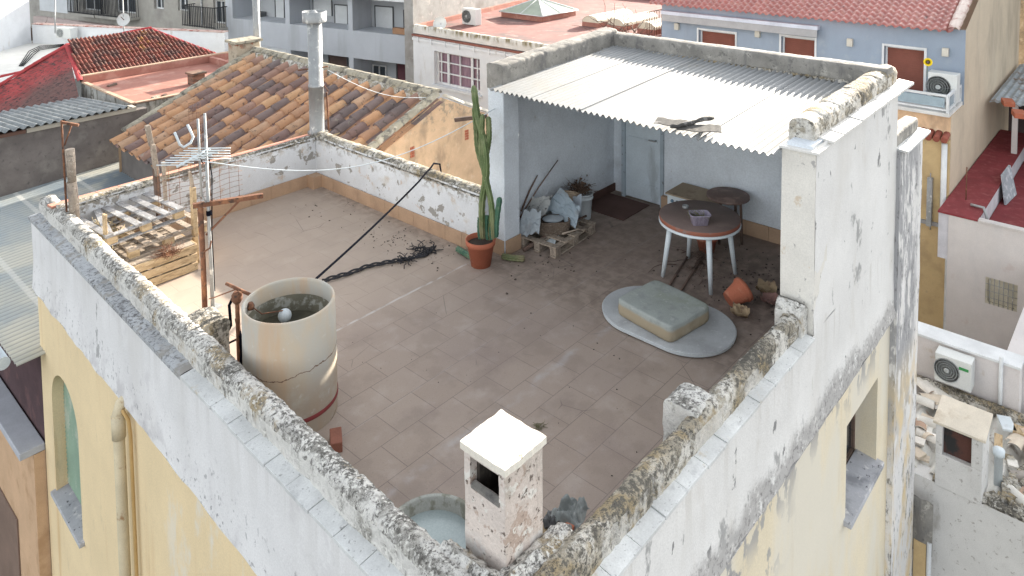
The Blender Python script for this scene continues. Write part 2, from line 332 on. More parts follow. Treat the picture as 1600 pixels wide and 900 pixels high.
m_plastic_w = mat('white_plastic', (.62, .68, .71), [((.45, .48, .49), 5, .58, .7, {'amt': .5})], vary=.05, rough=.45, bump=.08)
m_terra = mat('terracotta', (.40, .13, .075), [((.5, .27, .18), 7, .55, .7, {'amt': .5}), ((.22, .09, .06), 5, .56, .7, {'amt': .5})], vary=.12, bump=.2)
m_black = mat('black_rubber', (.004, .005, .010), rough=.9, spec=.03, bump=.1)
# ================================================================== GROUND
g = MB(); g.box(-300, 600, -300, 600, -9.3, -9)
m_ground = mat('street_asphalt', (.07, .07, .07), [((.12, .12, .115), 1, .5, .7, {})], bump=.1)
o = g.build('ground', m_ground); o['kind'] = 'structure'

# ================================================================== THE TERRACE HOUSE
house = thing('terrace_house', (0.7, 0, -9), 'yellow and whitewashed corner house whose tiled roof terrace fills the middle of the view', 'house')
def XL(y): return .71 + .034 * y
YE = 8.75          # far end of the front-left wall
ZT, ZC, ZB = .56, .76, -.43
def wallgrid(mb, a, b, z0, z1, bulge=0.0, amp=.006, step=.07, lipz=None, nrm=None, off=0):
    """plaster sheet between a and b (xy), outward normal nrm, uneven"""
    a = Vector((*a, 0)); b = Vector((*b, 0)); L = (b - a).length; nrm = Vector(nrm)
    nu = max(2, int(L / step)); nv = max(2, int((z1 - z0) / step))
    def fn(u, v):
        z = z0 + (z1 - z0) * v; P = a.lerp(b, u) + Vector((0, 0, z))
        d = amp * (N3(P, 1.6, off) * 1.6 + N3(P, 6, off) * .6)
        if bulge: d += bulge * max(0, 1 - (z - z0) / .45) ** 1.5 * (1 + .5 * N3(P, 5, off))
        if v == 0: P.z += .03 * N3(P, 4, off + 5)
        return P + nrm * d
    mb.grid(fn, nu, nv); return mb
nL = Vector((-1, .034, 0)).normalized()
# yellow outer walls, holes for the two windows
AW0, AW1, AWb, AWs, AWt = 7.22, 8.30, -3.05, -1.78, -1.28      # arched window: y range, sill, spring line, crown
def PL(y, z, d=0.0): return Vector((XL(y) + .03 + d, y, z))
yl = MB()
for (a, b, c, d) in ((-.0, AW0, -9, .5), (AW1, YE, -9, .5), (AW0, AW1, -9, AWb), (AW0, AW1, AWt, .5)):
    yl.quad(PL(a, c), PL(b, c), PL(b, d), PL(a, d))
cy, ry, rz_ = (AW0 + AW1) / 2, (AW1 - AW0) / 2, AWt - AWs
arc = [(cy + ry * math.cos(t), AWs + rz_ * math.sin(t)) for t in [math.pi * i / 24 for i in range(25)]]
for i in range(24):
    (y0, z0), (y1, z1) = arc[i], arc[i + 1]
    yl.quad(PL(y0, z0), PL(y1, z1), PL(y1, AWt), PL(y0, AWt))
    yl.add([PL(y0, z0), PL(y1, z1), PL(y1, z1, .24), PL(y0, z0, .24)], [(0, 1, 2, 3)], True)
for yy in (AW0, AW1): yl.quad(PL(yy, AWb), PL(yy, AWs), PL(yy, AWs, .24), PL(yy, AWb, .24))
yl.quad(PL(AW0, AWb), PL(AW1, AWb), PL(AW1, AWb, .24), PL(AW0, AWb, .24))
yl.quad(PL(YE, -9), (6, YE, -9), (6, YE, .5), PL(YE, .5))
o = yl.build('front_wall', m_yellow_l, house)
W0, W1, WB, WT = 6.15, 7.24, -2.02, -1.0
yr = MB()
for (a, b, c, d) in ((.74, W0, -9, .4), (W1, 7.72, -9, .4), (W0, W1, -9, WB), (W0, W1, WT, .4)):
    yr.quad((a, .03, c), (b, .03, c), (b, .03, d), (a, .03, d))
for xx in (W0, W1): yr.quad((xx, .03, WB), (xx, .03, WT), (xx, .33, WT), (xx, .33, WB))
for zz in (WB, WT): yr.quad((W0, .03, zz), (W1, .03, zz), (W1, .33, zz), (W0, .33, zz))
yr.build('side_wall', m_yellow_r, house)
# windows
m_sill = mat('worn_marble_sill', (.42, .43, .46), [((.25, .26, .28), 3, .5, .66, {}), ((.60, .60, .60), 8, .56, .66, {}), ((.10, .10, .11), 14, .62, .68, {})], vary=.12, bump=.3)
fr = MB()
for i in range(24):
    (y0, z0), (y1, z1) = arc[i], arc[i + 1]
    fr.hexa([PL(y0, z0, .19), PL(y1, z1, .19), PL(cy + (y1 - cy) * .9, AWs + (z1 - AWs) * .86, .19), PL(cy + (y0 - cy) * .9, AWs + (z0 - AWs) * .86, .19),
             PL(y0, z0, .23), PL(y1, z1, .23), PL(cy + (y1 - cy) * .9, AWs + (z1 - AWs) * .86, .23), PL(cy + (y0 - cy) * .9, AWs + (z0 - AWs) * .86, .23)])
m_green = mat('green_painted_shutter', (.23, .33, .25), [((.40, .44, .36), 4, .5, .66, {'st': (1, 1, .4)})], vary=.1, rough=.6)
arw = MB()
n = 30
for i in range(n):   # slatted blind following the arch
    z0 = AWb + .06 + (AWt - AWb - .06) * i / n; z1 = z0 + (AWt - AWb) / n * .8
    def half(z): return ry if z <= AWs else ry * math.sqrt(max(0, 1 - ((z - AWs) / rz_) ** 2))
    h0 = min(half(z0), half(z1))
    if h0 > .03: arw.hexa([PL(cy - h0, z0, .13), PL(cy + h0, z0, .13), PL(cy + h0, z0, .145), PL(cy - h0, z0, .145), PL(cy - h0, z1, .142), PL(cy + h0, z1, .142), PL(cy + h0, z1, .152), PL(cy - h0, z1, .152)])
arch = fr.build('arched_window', m_wood_d, house)
arw.build('slatted_blind', m_green, arch)
b = MB(); b.quad(PL(AW0, AWb, .235), PL(AW1, AWb, .235), PL(AW1, AWt, .235), PL(AW0, AWt, .235)); b.build('pane', mat('dim_green_glass', (.10, .15, .12), rough=.2, bump=0, fine=0), arch)
b = MB(); b.hexa([PL(AW0 - .06, AWb - .05, -.06), PL(AW1 + .06, AWb - .05, -.06), PL(AW1 + .06, AWb - .05, .2), PL(AW0 - .06, AWb - .05, .2), PL(AW0 - .06, AWb + .0, -.06), PL(AW1 + .06, AWb + .0, -.06), PL(AW1 + .06, AWb + .035, .2), PL(AW0 - .06, AWb + .035, .2)])
b.build('sill', m_sill, arch, bevel=.008)
b = MB()
for (a, bb, c, d) in ((W0, W0 + .05, WB, WT), (W1 - .05, W1, WB, WT), (W0 + .05, W1 - .05, WT - .05, WT), (W0 + .05, W1 - .05, WB, WB + .05), ((W0 + W1) / 2 - .03, (W0 + W1) / 2 + .03, WB + .05, WT - .05)): b.box(a, bb, .27, .32, c, d)
sw = b.build('side_window', m_wood_d, house)
b = MB(); b.box(W0 + .05, W1 - .05, .30, .31, WB + .05, WT - .05); b.build('pane', mat('dark_glass', (.03, .035, .04), rough=.1, bump=0, fine=0, spec=.6), sw)
b = MB(); b.hexa([(W0 - .05, -.05, WB - .07), (W1 + .05, -.05, WB - .07), (W1 + .05, .26, WB - .07), (W0 - .05, .26, WB - .07), (W0 - .05, -.05, WB - .01), (W1 + .05, -.05, WB - .01), (W1 + .05, .26, WB + .03), (W0 - .05, .26, WB + .03)])
b.build('sill', m_sill, sw, bevel=.008)
# white bands (a thicker plaster coat with a ragged lower lip)
b = MB(); wallgrid(b, (XL(0) , 0), (XL(YE), YE), ZB, ZT - .03, bulge=.03, nrm=nL, off=2)
wallgrid(b, (XL(YE), YE), (3, YE), ZB, ZT - .03, bulge=.0, nrm=(0, 1, 0), off=2)
b.grid(lambda u, v: Vector((XL(YE * u) - .03 * (1 - v) + .04 * v, YE * u, ZB + .03 * N3((XL(YE * u), YE * u, ZB), 4, 7) * (1 - v))), 120, 1)
b.build('front_white_band', m_white_l, house)
b = MB(); wallgrid(b, (XL(0), 0), (7.7, 0), ZB, ZT - .03, bulge=.035, nrm=(0, -1, 0), off=4)
b.grid(lambda u, v: Vector((.71 + 7 * u, -.035 * (1 - v) + .04 * v, ZB + .02 * N3((u * 7, 0, ZB), 4, 9) * (1 - v))), 120, 1)
wallgrid(b, (5.02, 0), (7.7, 0), ZT - .03, 2.33, nrm=(0, -1, 0), off=4)
b.quad((7.7, 0, -.4), (7.7, .4, -.4), (7.7, .4, 2.33), (7.7, 0, 2.33))
b.build('side_white_band', m_white_r, house)
# plain inner faces of the front parapets and their lichen-grown tops
b = MB(); b.add([(XL(0) + .24, .2, 0), (XL(YE) + .24, YE, 0), (XL(YE) + .24, YE, .7), (XL(0) + .24, .2, .7)], [(0, 1, 2, 3)])
b.quad((.9, .215, 0), (5.05, .215, 0), (5.05, .215, .7), (.9, .215, .7)); b.build('parapet_inner_face', m_white_b, house)
b = MB(); rough_bar(b, [(XL(.1) + .195, .1, ZT - .06), (XL(3) + .195, 3, ZT - .06), (XL(6) + .195, 6, ZT - .06), (XL(YE) + .2, YE - .02, ZT - .06)], .19, .255, amp=.024, off=3)
b.build('front_parapet', m_lichen, house)
b = MB(); rough_bar(b, [(.75, .155, ZT - .06), (5.04, .155, ZT - .06)], .15, .255, amp=.02, off=6)
b.build('side_parapet', m_lichen_y, house)
b = MB(); rough_bar(b, [(3.0, .27, 0), (3.3, .27, 0)], .28, .77, amp=.02, off=8, rnd=.12); b.build('parapet_pier', m_lichen, house)
b = MB(); rough_bar(b, [(1.22, 4.12, 0), (1.22, 4.42, 0)], .34, .74, amp=.03, off=9, rnd=.15); b.build('parapet_pier', m_lichen_y, house)
# ledge tiles
def ledge(mb, f, n, wd, th, gap=.006, drop=.02, jit=.006):
    for i in range(n):
        a, c = f(i / n), f((i + 1) / n); d = (c - a).normalized(); s_ = Vector((d.y, -d.x, 0)); a = a + d * gap; j = Vector((0, 0, random.uniform(-jit, jit))); t = random.uniform(-.006, .006)
        lo = [a - s_ * (.03 + t), c - s_ * (.03 + t), c + s_ * wd, a + s_ * wd]
        mb.hexa([q + j + Vector((0, 0, -th - (drop if k < 2 else 0))) for k, q in enumerate(lo)] + [q + j + Vector((0, 0, -(drop if k < 2 else 0))) for k, q in enumerate(lo)])
    return mb
b = MB(); ledge(b, lambda t: Vector((XL(0) + .0 + .034 * (3.9 * t), 3.9 * t, ZT)), 13, .14, .03); b.build('front_ledge_tiles', m_ledge, house, bevel=.003)
b = MB(); b.grid(lambda u, v: Vector((XL(3.9 + 4.85 * u) - .03 + .16 * v, 3.9 + 4.85 * u, ZT - .02 + .02 * v + .008 * N3((u * 5, v * .2, 0), 9, 3))), 140, 5); b.grid(lambda u, v: Vector((XL(3.9 + 4.85 * u) - .03, 3.9 + 4.85 * u, ZT - .06 + .04 * v)), 60, 1)
b.build('front_ledge_render', m_ledge_dirty, house)
b = MB(); ledge(b, lambda t: Vector((4.98 - 4.2 * t, 0, ZT)), 14, .12, .03); b.build('side_ledge_tiles', m_ledge, house, bevel=.003)
# terrace floor
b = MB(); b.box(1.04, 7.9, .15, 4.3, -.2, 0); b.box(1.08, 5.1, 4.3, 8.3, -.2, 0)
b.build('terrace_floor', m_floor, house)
# rear parapets, skirting
b = MB(); wallgrid(b, (4.93, 4.28), (4.93, 8.08), 0, .8, nrm=(-1, 0, 0), off=5); wallgrid(b, (1.1, 8.08), (4.93, 8.08), 0, .78, nrm=(0, -1, 0), off=6)
b.box(4.97, 5.16, 4.28, 8.2, -2, .76); b.box(1.2, 5.16, 8.12, 8.3, -2, .74)
b.build('rear_parapet', m_white_b, house)
b = MB(); rough_bar(b, [(5.04, 8.2, .74), (5.04, 4.27, .74)], .24, .10, amp=.016, off=12, rnd=.4); b.build('rear_parapet_crest', m_lichen_y, house)
b = MB(); rough_bar(b, [(4.98, 8.15, .735), (1.15, 8.15, .735)], .15, .07, amp=.018, off=13, rnd=.4); b.build('left_parapet_crest', m_lichen_y, house)
m_pink = mat('pink_coping_tile', (.52, .25, .18), [((.36, .2, .15), 6, .5, .7, {'amt': .5})], vary=.15, bump=.2)
b = MB()
for i in range(14): x = 1.1 + .285 * i; b.hexa([(x, 8.2, .755), (x + .28, 8.2, .755), (x + .28, 8.38, .735), (x, 8.38, .735), (x, 8.2, .785), (x + .28, 8.2, .785), (x + .28, 8.38, .765), (x, 8.38, .765)])
b.build('coping_tiles', m_pink, house, bevel=.004)
b = MB()
def skirt(a, c, nrm, h=.17):
    a = Vector((*a, 0)); c = Vector((*c, 0)); L = (c - a).length; k = max(1, round(L / .33)); nrm = Vector(nrm)
    for i in range(k):
        p, q = a.lerp(c, i / k), a.lerp(c, (i + 1) / k); q = q - (q - p).normalized() * .004
        b.hexa([p, q, q + nrm * .018, p + nrm * .018, p + Vector((0, 0, h)), q + Vector((0, 0, h)), q + nrm * .018 + Vector((0, 0, h)), p + nrm * .018 + Vector((0, 0, h))])
skirt((4.92, 4.28), (4.92, 7.9), (-1, 0, 0), .2); skirt((1.1, 8.065), (4.75, 8.065), (0, -1, 0), .2)
b.box(4.74, 4.92, 7.88, 8.06, 0, .2)
skirt((5.09, 4.0), (5.09, 4.28), (-1, 0, 0), .2); skirt((5.1, 3.99), (5.4, 3.99), (0, -1, 0), .2)
b.build('skirting', m_skirt, house, bevel=.003); b = MB(); skirt((7.75, .3), (7.75, 3.17), (-1, 0, 0), .2); b.box(7.68, 7.75, 3.05, 3.2, 0, .22)
b.build('skirting', m_skirt, house, bevel=.003)
b = MB(); skirt((7.0, 4.175), (7.92, 4.175), (0, -1, 0), .12); b.box(7.0, 7.72, 3.42, 4.17, .003, .012)
b.build('door_step', mat('dark_brown_step', (.10, .055, .045), vary=.2), house)
# ---- shed
EX, EZ = 4.83, 2.23
def RZ(x): return EZ + .05 * (x - EX)
b = MB()
wallgrid(b, (5.40, 4.19), (7.9, 4.19), 0, 2.25, nrm=(0, -1, 0), amp=.008, off=20); wallgrid(b, (7.9, 4.19), (7.9, 3.98), 0, 2.25, nrm=(-1, 0, 0), off=21)
wallgrid(b, (7.77, 3.2), (7.77, .25), 0, 2.25, nrm=(-1, 0, 0), amp=.008, off=21)
b.box(5.4, 8.0, 4.2, 4.28, -3, 2.3); b.box(7.78, 8.0, .3, 3.2, -3, 2.25); b.box(7.92, 8.05, 3.2, 4.2, -3, 2.25)
b.box(5.05, 7.7, .04, .28, .0, 2.32)
b.build('shed_walls', m_white_in, house)
b = MB(); b.box(5.1, 5.4, 4.0, 4.28, 0, 2.27)
b.build('corner_column', m_white_in, house, bevel=.012)
b = MB()
wallgrid(b, (5.02, 0), (5.02, .32), .0, 2.26, nrm=(-1, 0, 0), amp=.006, step=.06, off=30); b.box(5.04, 5.3, .02, .32, 0, 2.26)
wallgrid(b, (5.35, .0), (5.02, 0), ZT - .05, 2.26, nrm=(0, -1, 0), amp=.006, off=31)
b.build('corner_pillar', m_white_p, house)
# pillar foot mortar
b = MB(); rough_bar(b, [(4.93, .05, .5), (4.93, .30, .5)], .16, .34, amp=.03, off=40, rnd=.5); b.build('mortar_lump', m_lichen, house)
# door in the back wall
b = MB(); b.box(7.80, 7.84, 3.27, 3.90, .02, 2.0)
for z in (.25, .95, 1.6): b.box(7.785, 7.80, 3.33, 3.84, z, z + .035)
dr = b.build('door', m_door, house, bevel=.004)
b = MB(); b.box(7.77, 7.86, 3.21, 3.27, 0, 2.05); b.box(7.77, 7.86, 3.90, 3.96, 0, 2.05); b.box(7.79, 7.86, 3.27, 3.90, 2.0, 2.06)
b.build('frame', mat('grey_blue_door_frame', (.36, .42, .47), [((.2, .2, .2), 14, .6, .66, {})]), dr)
b = MB(); b.tube([(7.79, 3.35, 1.0), (7.74, 3.35, 1.0), (7.74, 3.45, 1.0)], .012); b.build('handle', m_galv, dr)
# roof parapets
b = MB(); rough_bar(b, [(5.06, 4.12, 2.2), (7.7, 4.12, 2.32)], .27, .33, amp=.015, off=50, rnd=.12)
rough_bar(b, [(7.72, 4.2, 2.28), (7.72, .1, 2.28)], .24, .31, amp=.012, off=51, rnd=.12)
b.build('roof_parapet', m_mortar, house)
b = MB(); rough_bar(b, [(5.22, .21, 2.24), (7.98, .21, 2.30)], .25, .27, amp=.0175, off=52, rnd=.3); b.build('side_roof_parapet', m_lichen_y, house)
b = MB()
for i in range(10): x = 5.32 + .285 * i; z = 2.33 + (x - 5.3) * .012; zz = random.uniform(-.006, .006); b.hexa([(x, -.06, z - .035 + zz), (x + .28, -.06, z - .035 + zz), (x + .28, .11, z - .02 + zz), (x, .11, z - .02 + zz), (x, -.06, z - .005 + zz), (x + .28, -.06, z - .005 + zz), (x + .28, .11, z + .015 + zz), (x, .11, z + .015 + zz)])
b.box(4.985, 5.3, -.035, .34, 2.262, 2.287)
b.build('roof_ledge_tiles', mat('white_ledge_tile', (.68, .67, .64), [((.4, .37, .3), 5, .6, .7, {'amt': .5})], vary=.06, rough=.6), house, bevel=.003)
# corrugated roof: five overlapping sheets
b = MB(); PITCH = .177 * .45
for i in range(5):
    y0 = .32 + i * .745; y1 = y0 + .80
    y1 = min(y1, 3.99)
    k = i * .009
    nu = int((y1 - y0) / PITCH * 8)
    b.slab(lambda u, v, y0=y0, y1=y1, k=k: Vector((EX - .0 + 2.82 * v, y0 + (y1 - y0) * u, RZ(EX + 2.82 * v) + k + .017 * math.sin(2 * math.pi * (y0 + (y1 - y0) * u) / PITCH))), nu, 6, (0, 0, -.006))
b.build('corrugated_roof', m_sheet, house)
# rubble mortar along the inner foot of the roof parapets
b = MB()
for i in range(420):
    if i < 250: P = Vector((random.uniform(5.1, 7.55), 3.97 - abs(random.gauss(0, .022)), 0))
    else: P = Vector((7.585 - abs(random.gauss(0, .02)), random.uniform(.4, 3.95), 0))
    P.z = RZ(P.x) + .015; s_ = random.uniform(.008, .024)
    b.obox(P, s_, s_ * .8, s_ * .7, random.uniform(0, 3), Matrix.Rotation(random.uniform(0, 3), 3, 'X'))
b.build('mortar_crumbs', m_lichen_y, house)['kind'] = 'stuff'
b = MB(); rough_bar(b, [(5.1, 3.985, 2.2), (7.6, 3.985, 2.3)], .07, .085, amp=.014, off=61); rough_bar(b, [(7.6, 3.98, 2.31), (7.6, .35, 2.31)], .06, .07, amp=.012, off=62); b.build('mortar_fillet', m_mortar, house)
# rear low block at the right-hand end
b = MB(); wallgrid(b, (7.7, -.04), (8.74, -.04), -9, 1.60, nrm=(0, -1, 0), amp=.008, step=.1, off=70); b.quad((8.74, -.04, -9), (8.74, 3, -9), (8.74, 3, 1.6), (8.74, -.04, 1.6)); b.quad((7.7, -.04, -9), (7.7, .03, -9), (7.7, .03, 1.6), (7.7, -.04, 1.6))
b.build('rear_block_wall', m_strip, house)
b = MB(); rough_bar(b, [(7.72, .1, 1.58), (8.72, .1, 1.58)], .17, .2, amp=.012, off=71, rnd=.15); b.build('rear_block_parapet', m_mortar, house)
b = MB()
for i in range(4): x = 7.72 + .27 * i; b.hexa([(x, -.12, 1.585), (x + .265, -.12, 1.585), (x + .265, .03, 1.6), (x, .03, 1.6), (x, -.12, 1.615), (x + .265, -.12, 1.615), (x + .265, .03, 1.63), (x, .03, 1.63)])
b.box(7.7, 8.74, .0, 3, 1.3, 1.58)
b.build('rear_block_ledge', m_ledge, house, bevel=.003)
# downpipe on the front wall
b = MB(); py_ = 5.42; X0 = XL(py_) - .07
b.tube([(X0 + .1, py_, -.40), (X0 + .03, py_, -.43), (X0, py_, -.52), (X0, py_, -9)], .055, 12); b.lathe((X0, py_, -.66), [(.057, -.12), (.066, -.12), (.066, .12), (.057, .12)], 14)
b.build('downpipe', mat('cream_painted_pipe', (.62, .54, .38), [((.35, .22, .12), 6, .58, .68, {})], rough=.5), house)
b = MB(); X1 = XL(py_ - .17) - .015; b.tube([(X1 - .01, py_ - .02, -.50), (X1 - .03, py_ - .09, -.47), (X1 - .01, py_ - .16, -.54), (X1, py_ - .17, -.7), (X1, py_ - .17, -9)], .018, 8); b.build('cable_conduit', mat('ochre_painted_conduit', (.50, .33, .14)), house)
# ---- chimney on the corner
CH = Vector((1.31, .53, 0))
b = MB()
def chf(P): return P + Vector((.006 * N3(P, 9, 1), .006 * N3(P, 9, 2), .004 * N3(P, 9, 3)))
def cwall(p0, p1, z0, z1):   # vertical sheet slightly uneven with thickness inward
    p0 = Vector((*p0, 0)); p1 = Vector((*p1, 0)); d = (p1 - p0).normalized(); inn = Vector((-d.y, d.x, 0)) * .05
    b.slab(lambda u, v: chf(p0.lerp(p1, u) + Vector((0, 0, z0 + (z1 - z0) * v))), max(1, int((p1 - p0).length / .02)), max(1, int((z1 - z0) / .02)), inn)
h = .168
c0, c1, c2, c3 = (CH.x - h, CH.y - h), (CH.x + h, CH.y - h), (CH.x + h, CH.y + h), (CH.x - h, CH.y + h)
cwall(c0, c1, .45, 1.31)      # faces -y
cwall(c1, c2, .45, 1.31); cwall(c2, c3, .45, 1.31)
# face -x has the smoke opening
cwall(c3, c0, .45, 1.10); cwall(c3, (c0[0], CH.y + h - .04), 1.10, 1.31); cwall((c0[0], CH.y - h + .03), c0, 1.10, 1.31); cwall((c0[0], CH.y + h - .04), (c0[0], CH.y - h + .03), 1.28, 1.31)
m_chim = mat('peeling_chimney_render', (.64, .57, .52), [((.46, .36, .30), 7, .57, .60, {}), ((.42, .345, .29), 3, .38, .52, {'reg': [('y', .375, .345)], 'amt': .8}), ((.68, .65, .60), 9, .60, .62, {}), ((.28, .26, .21), 10, .44, .56, {'reg': [('z', 1.08, 1.2), ('y', .375, .345)], 'rgh': .75}), ((.16, .13, .11), 20, .60, .64, {}), ((.66, .64, .62), 6, .5, .6, {'reg': [('z', .85, .70)]})], vary=.1, bump=.8, bscale=40, bdist=.01)
ch = b.build('chimney', m_chim, house)
b = MB(); b.slab(lambda u, v: Vector((CH.x - .187 + .374 * u + .004 * N3((u * 3, v * 3, 0), 4, 1), CH.y - .187 + .374 * v + .004 * N3((u * 3, v * 3, 0), 4, 9), 1.352 + .008 * N3((u * 3, v * 3, 0), 1.5, 2))), 16, 16, (0, 0, -.045))
b.build('cap', mat('cream_slab', (.70, .66, .58), [((.3, .26, .2), 9, .66, .7, {})], vary=.05, bump=.3), ch, bevel=.008)
b = MB(); b.box(CH.x - h + .055, CH.x + h - .055, CH.y - h + .055, CH.y + h - .055, .5, .98); b.box(CH.x + h - .075, CH.x + h - .053, CH.y - h + .055, CH.y + h - .055, .985, 1.305); b.box(CH.x - h + .055, CH.x + h - .08, CH.y + h - .075, CH.y + h - .053, .985, 1.305); b.box(CH.x - h + .055, CH.x + h - .08, CH.y - h + .053, CH.y - h + .075, .985, 1.305); b.build('flue_dark_lining', mat('dark_flue', (.05, .042, .036), [((.13, .11, .09), 8, .5, .65, {})], vary=.3), ch)  # dark box and lining added to make the smoke opening look dark inside
b = MB(); b.obox((c0[0] + .01, CH.y - .01, 1.105), .02, .115, .012, 0, Matrix.Rotation(-.2, 3, 'Y')); b.build('opening_lip', m_mortar, ch)
b = MB()
rough_bar(b, [(CH.x - .30, CH.y + .22, .50), (CH.x - .27, CH.y - .22, .50), (CH.x + .30, CH.y - .27, .50)], .20, .27, amp=.035, off=80, rnd=.5); b.build('mortar_haunch', m_lichen, ch)
# ---- tall metal flue at the far corner
b = MB(); fx, fy = 5.06, 8.22
b.box(fx - .12, fx + .13, fy - .14, fy + .12, .5, .84); b.build('flue_plinth', m_mortar, house, bevel=.02)
b = MB(); b.lathe((fx, fy, .8), [(.135, 0), (.135, .02), (.125, .05), (.125, .78), (.128, .78), (.128, .82), (.118, .82), (.118, 1.90)], 20); b.lathe((fx, fy, 2.47), [(.118, .2), (.19, .2), (.196, .22), (.196, .38), (.19, .38), (.19, .30), (.1, .31), (.02, .40)], 32)
fl = b.build('flue_pipe', m_galv, house)
b = MB(); b.tube([(fx + .17, fy - .08, .8), (fx + .15, fy - .08, 1.47)], .016); b.tube([(fx - .20, fy + .22, 1.86), (fx + .14, fy - .15, 1.92)], .014); b.tube([(fx + .14, fy - .15, 1.5), (fx - .05, fy + .05, 1.86)], .008)
b.build('bracket', m_rust, fl)
# ================================================================== THINGS ON THE TERRACE
# ---- water tank
TC = Vector((1.62, 3.45, 0)); TR = .405
tank = thing('water_tank', TC, 'tall round open grey-beige cement water tank cracked around its middle, beside the left parapet', 'water tank')
b = MB(); b.lathe(TC, [(TR, .0), (TR, .06), (TR + .006, .5), (TR, 1.04), (TR - .008, 1.05), (TR - .022, 1.05), (TR - .026, 1.03), (TR - .03, .2)], 64, cap=False)
def tank_mat():
    t = NT('stained_cement')
    c = t.mix(t.mapr(t.noise(3, 6, st=(1, 1, .5)), .35, .7), (.42, .41, .37), (.48, .40, .30))
    c = t.mix(t.mapr(t.noise(2.2, 6, st=(1.6, 1.6, .25), loc=(3, 1, 0)), .48, .66, 0, .7), c, (.50, .34, .21))
    c = t.mix(t.math('MULTIPLY', t.mapr(t.axis('z'), .75, .2), t.mapr(t.noise(4, 6), .25, .55, 0, .75)), c, (.31, .235, .165))
    c = t.mix(t.mapr(t.noise(14, 7), .6, .72, 0, .35), c, (.56, .55, .51))
    zz = t.math('ADD', t.axis('z'), t.math('MULTIPLY', t.math('SUBTRACT', t.noise(3.3, 5), .5), .22))
    zz = t.math('ADD', zz, t.math('MULTIPLY', t.axis('x'), -.10))
    c = t.mix(t.mapr(t.math('ABSOLUTE', t.math('SUBTRACT', zz, .42)), .0065, .003), c, (.14, .075, .05))
    z2 = t.math('ADD', t.axis('z'), t.math('MULTIPLY', t.math('SUBTRACT', t.noise(2.5, 5, loc=(9, 0, 0)), .5), .3))
    yy = t.math('ADD', t.math('MULTIPLY', t.axis('y'), .9), t.math('MULTIPLY', t.math('SUBTRACT', t.noise(4, 5, loc=(0, 7, 0)), .5), .2))
    c = t.mix(t.math('MULTIPLY', t.mapr(t.math('ABSOLUTE', t.math('SUBTRACT', t.math('SUBTRACT', yy, t.axis('z')), 2.78)), .005, .002), t.mapr(t.axis('z'), .44, .40)), c, (.16, .10, .07))
    # dark underwater/inner stain below the waterline is handled by a separate water surface
    t.put(t.b.inputs['Base Color'], c); t.b.inputs['Roughness'].default_value = .85
    bn = t.node('ShaderNodeBump'); bn.inputs['Strength'].default_value = .35; bn.inputs['Distance'].default_value = .004; t.put(bn.inputs['Height'], t.noise(30, 6)); t.l.new(bn.outputs[0], t.b.inputs['Normal'])
    return t.m
b.build('shell', tank_mat(), tank)
b = MB(); b.lathe(TC, [(.001, .74), (TR - .031, .74)], 48, cap=False); b.build('water', mat('murky_water', (.06, .058, .045), [((.12, .11, .08), 3, .4, .7, {})], rough=.12, bump=0, spec=.6), tank)
b = MB(); b.lathe(TC, [(TR - .036, .55), (TR - .034, .86), (TR - .03, .9)], 48, cap=False); b.build('waterline_stain', mat('algae_stain', (.17, .16, .12), [((.38, .38, .34), 9, .5, .62, {})], vary=.2), tank)
b = MB(); b.lathe(TC, [(TR + .004, .13), (TR + .008, .135), (TR + .008, .165), (TR + .004, .17)], 64, cap=False); b.build('hoop', mat('dark_red_band', (.20, .04, .04)), tank)
b = MB(); fb = bz(445, 493, .80)
b.lathe((fb.x, fb.y, .80), [(.062 * math.sin(math.pi * i / 12) + .0001, -.062 * math.cos(math.pi * i / 12)) for i in range(13)], 20, cap=False); b.build('float_ball', m_plastic_w, tank)
vv = TC + Vector((-.22, .28, .98)); b = MB(); b.tube([vv, vv + Vector((.05, -.1, -.06)), (fb.x, fb.y, .85)], .006); b.lathe(vv, [(.03, -.03), (.035, 0), (.02, .03)], 12); b.build('float_valve', m_rust, tank)
b = MB(); b.obox((1.63, 2.78, .045), .10, .05, .045, 1.0)
tag(b.build('brick', mat('dull_red_brick', (.27, .11, .075), vary=.25, bump=.5), bevel=.006), 'red brick lying on the tiles at the foot of the water tank', 'brick')
b = MB(); p0, p1 = Vector((5.2, 8.08, 1.86)), Vector((7.2, 7.7, 1.06)); b.tube([p0.lerp(p1, i / 14) - Vector((0, 0, .18 * math.sin(math.pi * i / 14))) for i in range(15)], .005, 5); tag(b.build('thin_wire', m_plastic_w), 'thin pale wire sagging from the metal flue over the brown tiled roof', 'wire')
# ---- valve and pipes beside the tank
t = thing('pipe_fitting', (1.45, 4.05, 0), 'rusty black tap standpipe with old hoses standing between the left parapet and the tank', 'standpipe')
b = MB(); P = Vector((1.45, 4.08, 0)); b.tube([P, P + Vector((0, 0, .92)), P + Vector((.02, -.03, .98))], .022); b.lathe(P + Vector((0, 0, .86)), [(.03, 0), (.05, .03), (.05, .08), (.03, .11)], 12); b.build('standpipe', m_rust, t)
b = MB(); b.tube([P + Vector((-.02, .16, 1.0)), P + Vector((0, 0, 1.0)), P + Vector((.05, -.04, .96)), P + Vector((.10, -.12, .93))], .016); b.build('tap', m_rust, t)
b = MB(); b.tube([P + Vector((0, .03, .95)), P + Vector((-.02, .12, .8)), P + Vector((-.03, .08, .62)), P + Vector((-.06, .15, .5)), P + Vector((-.1, .1, .42))], .014); b.tube([P + Vector((0, 0, .1)), P + Vector((.02, -.03, .4)), P + Vector((0, .02, .7))], .02)
b.tube([P + Vector((.08, .02, .5)), P + Vector((-.1, .25, .35))], .01); b.build('hose', m_black, t)
b = MB(); b.tube([P + Vector((.03, -.06, .1)), P + Vector((.03, -.06, .35))], .018); b.build('yellow_sleeve', mat('yellow_tape', (.55, .30, .03)), t)
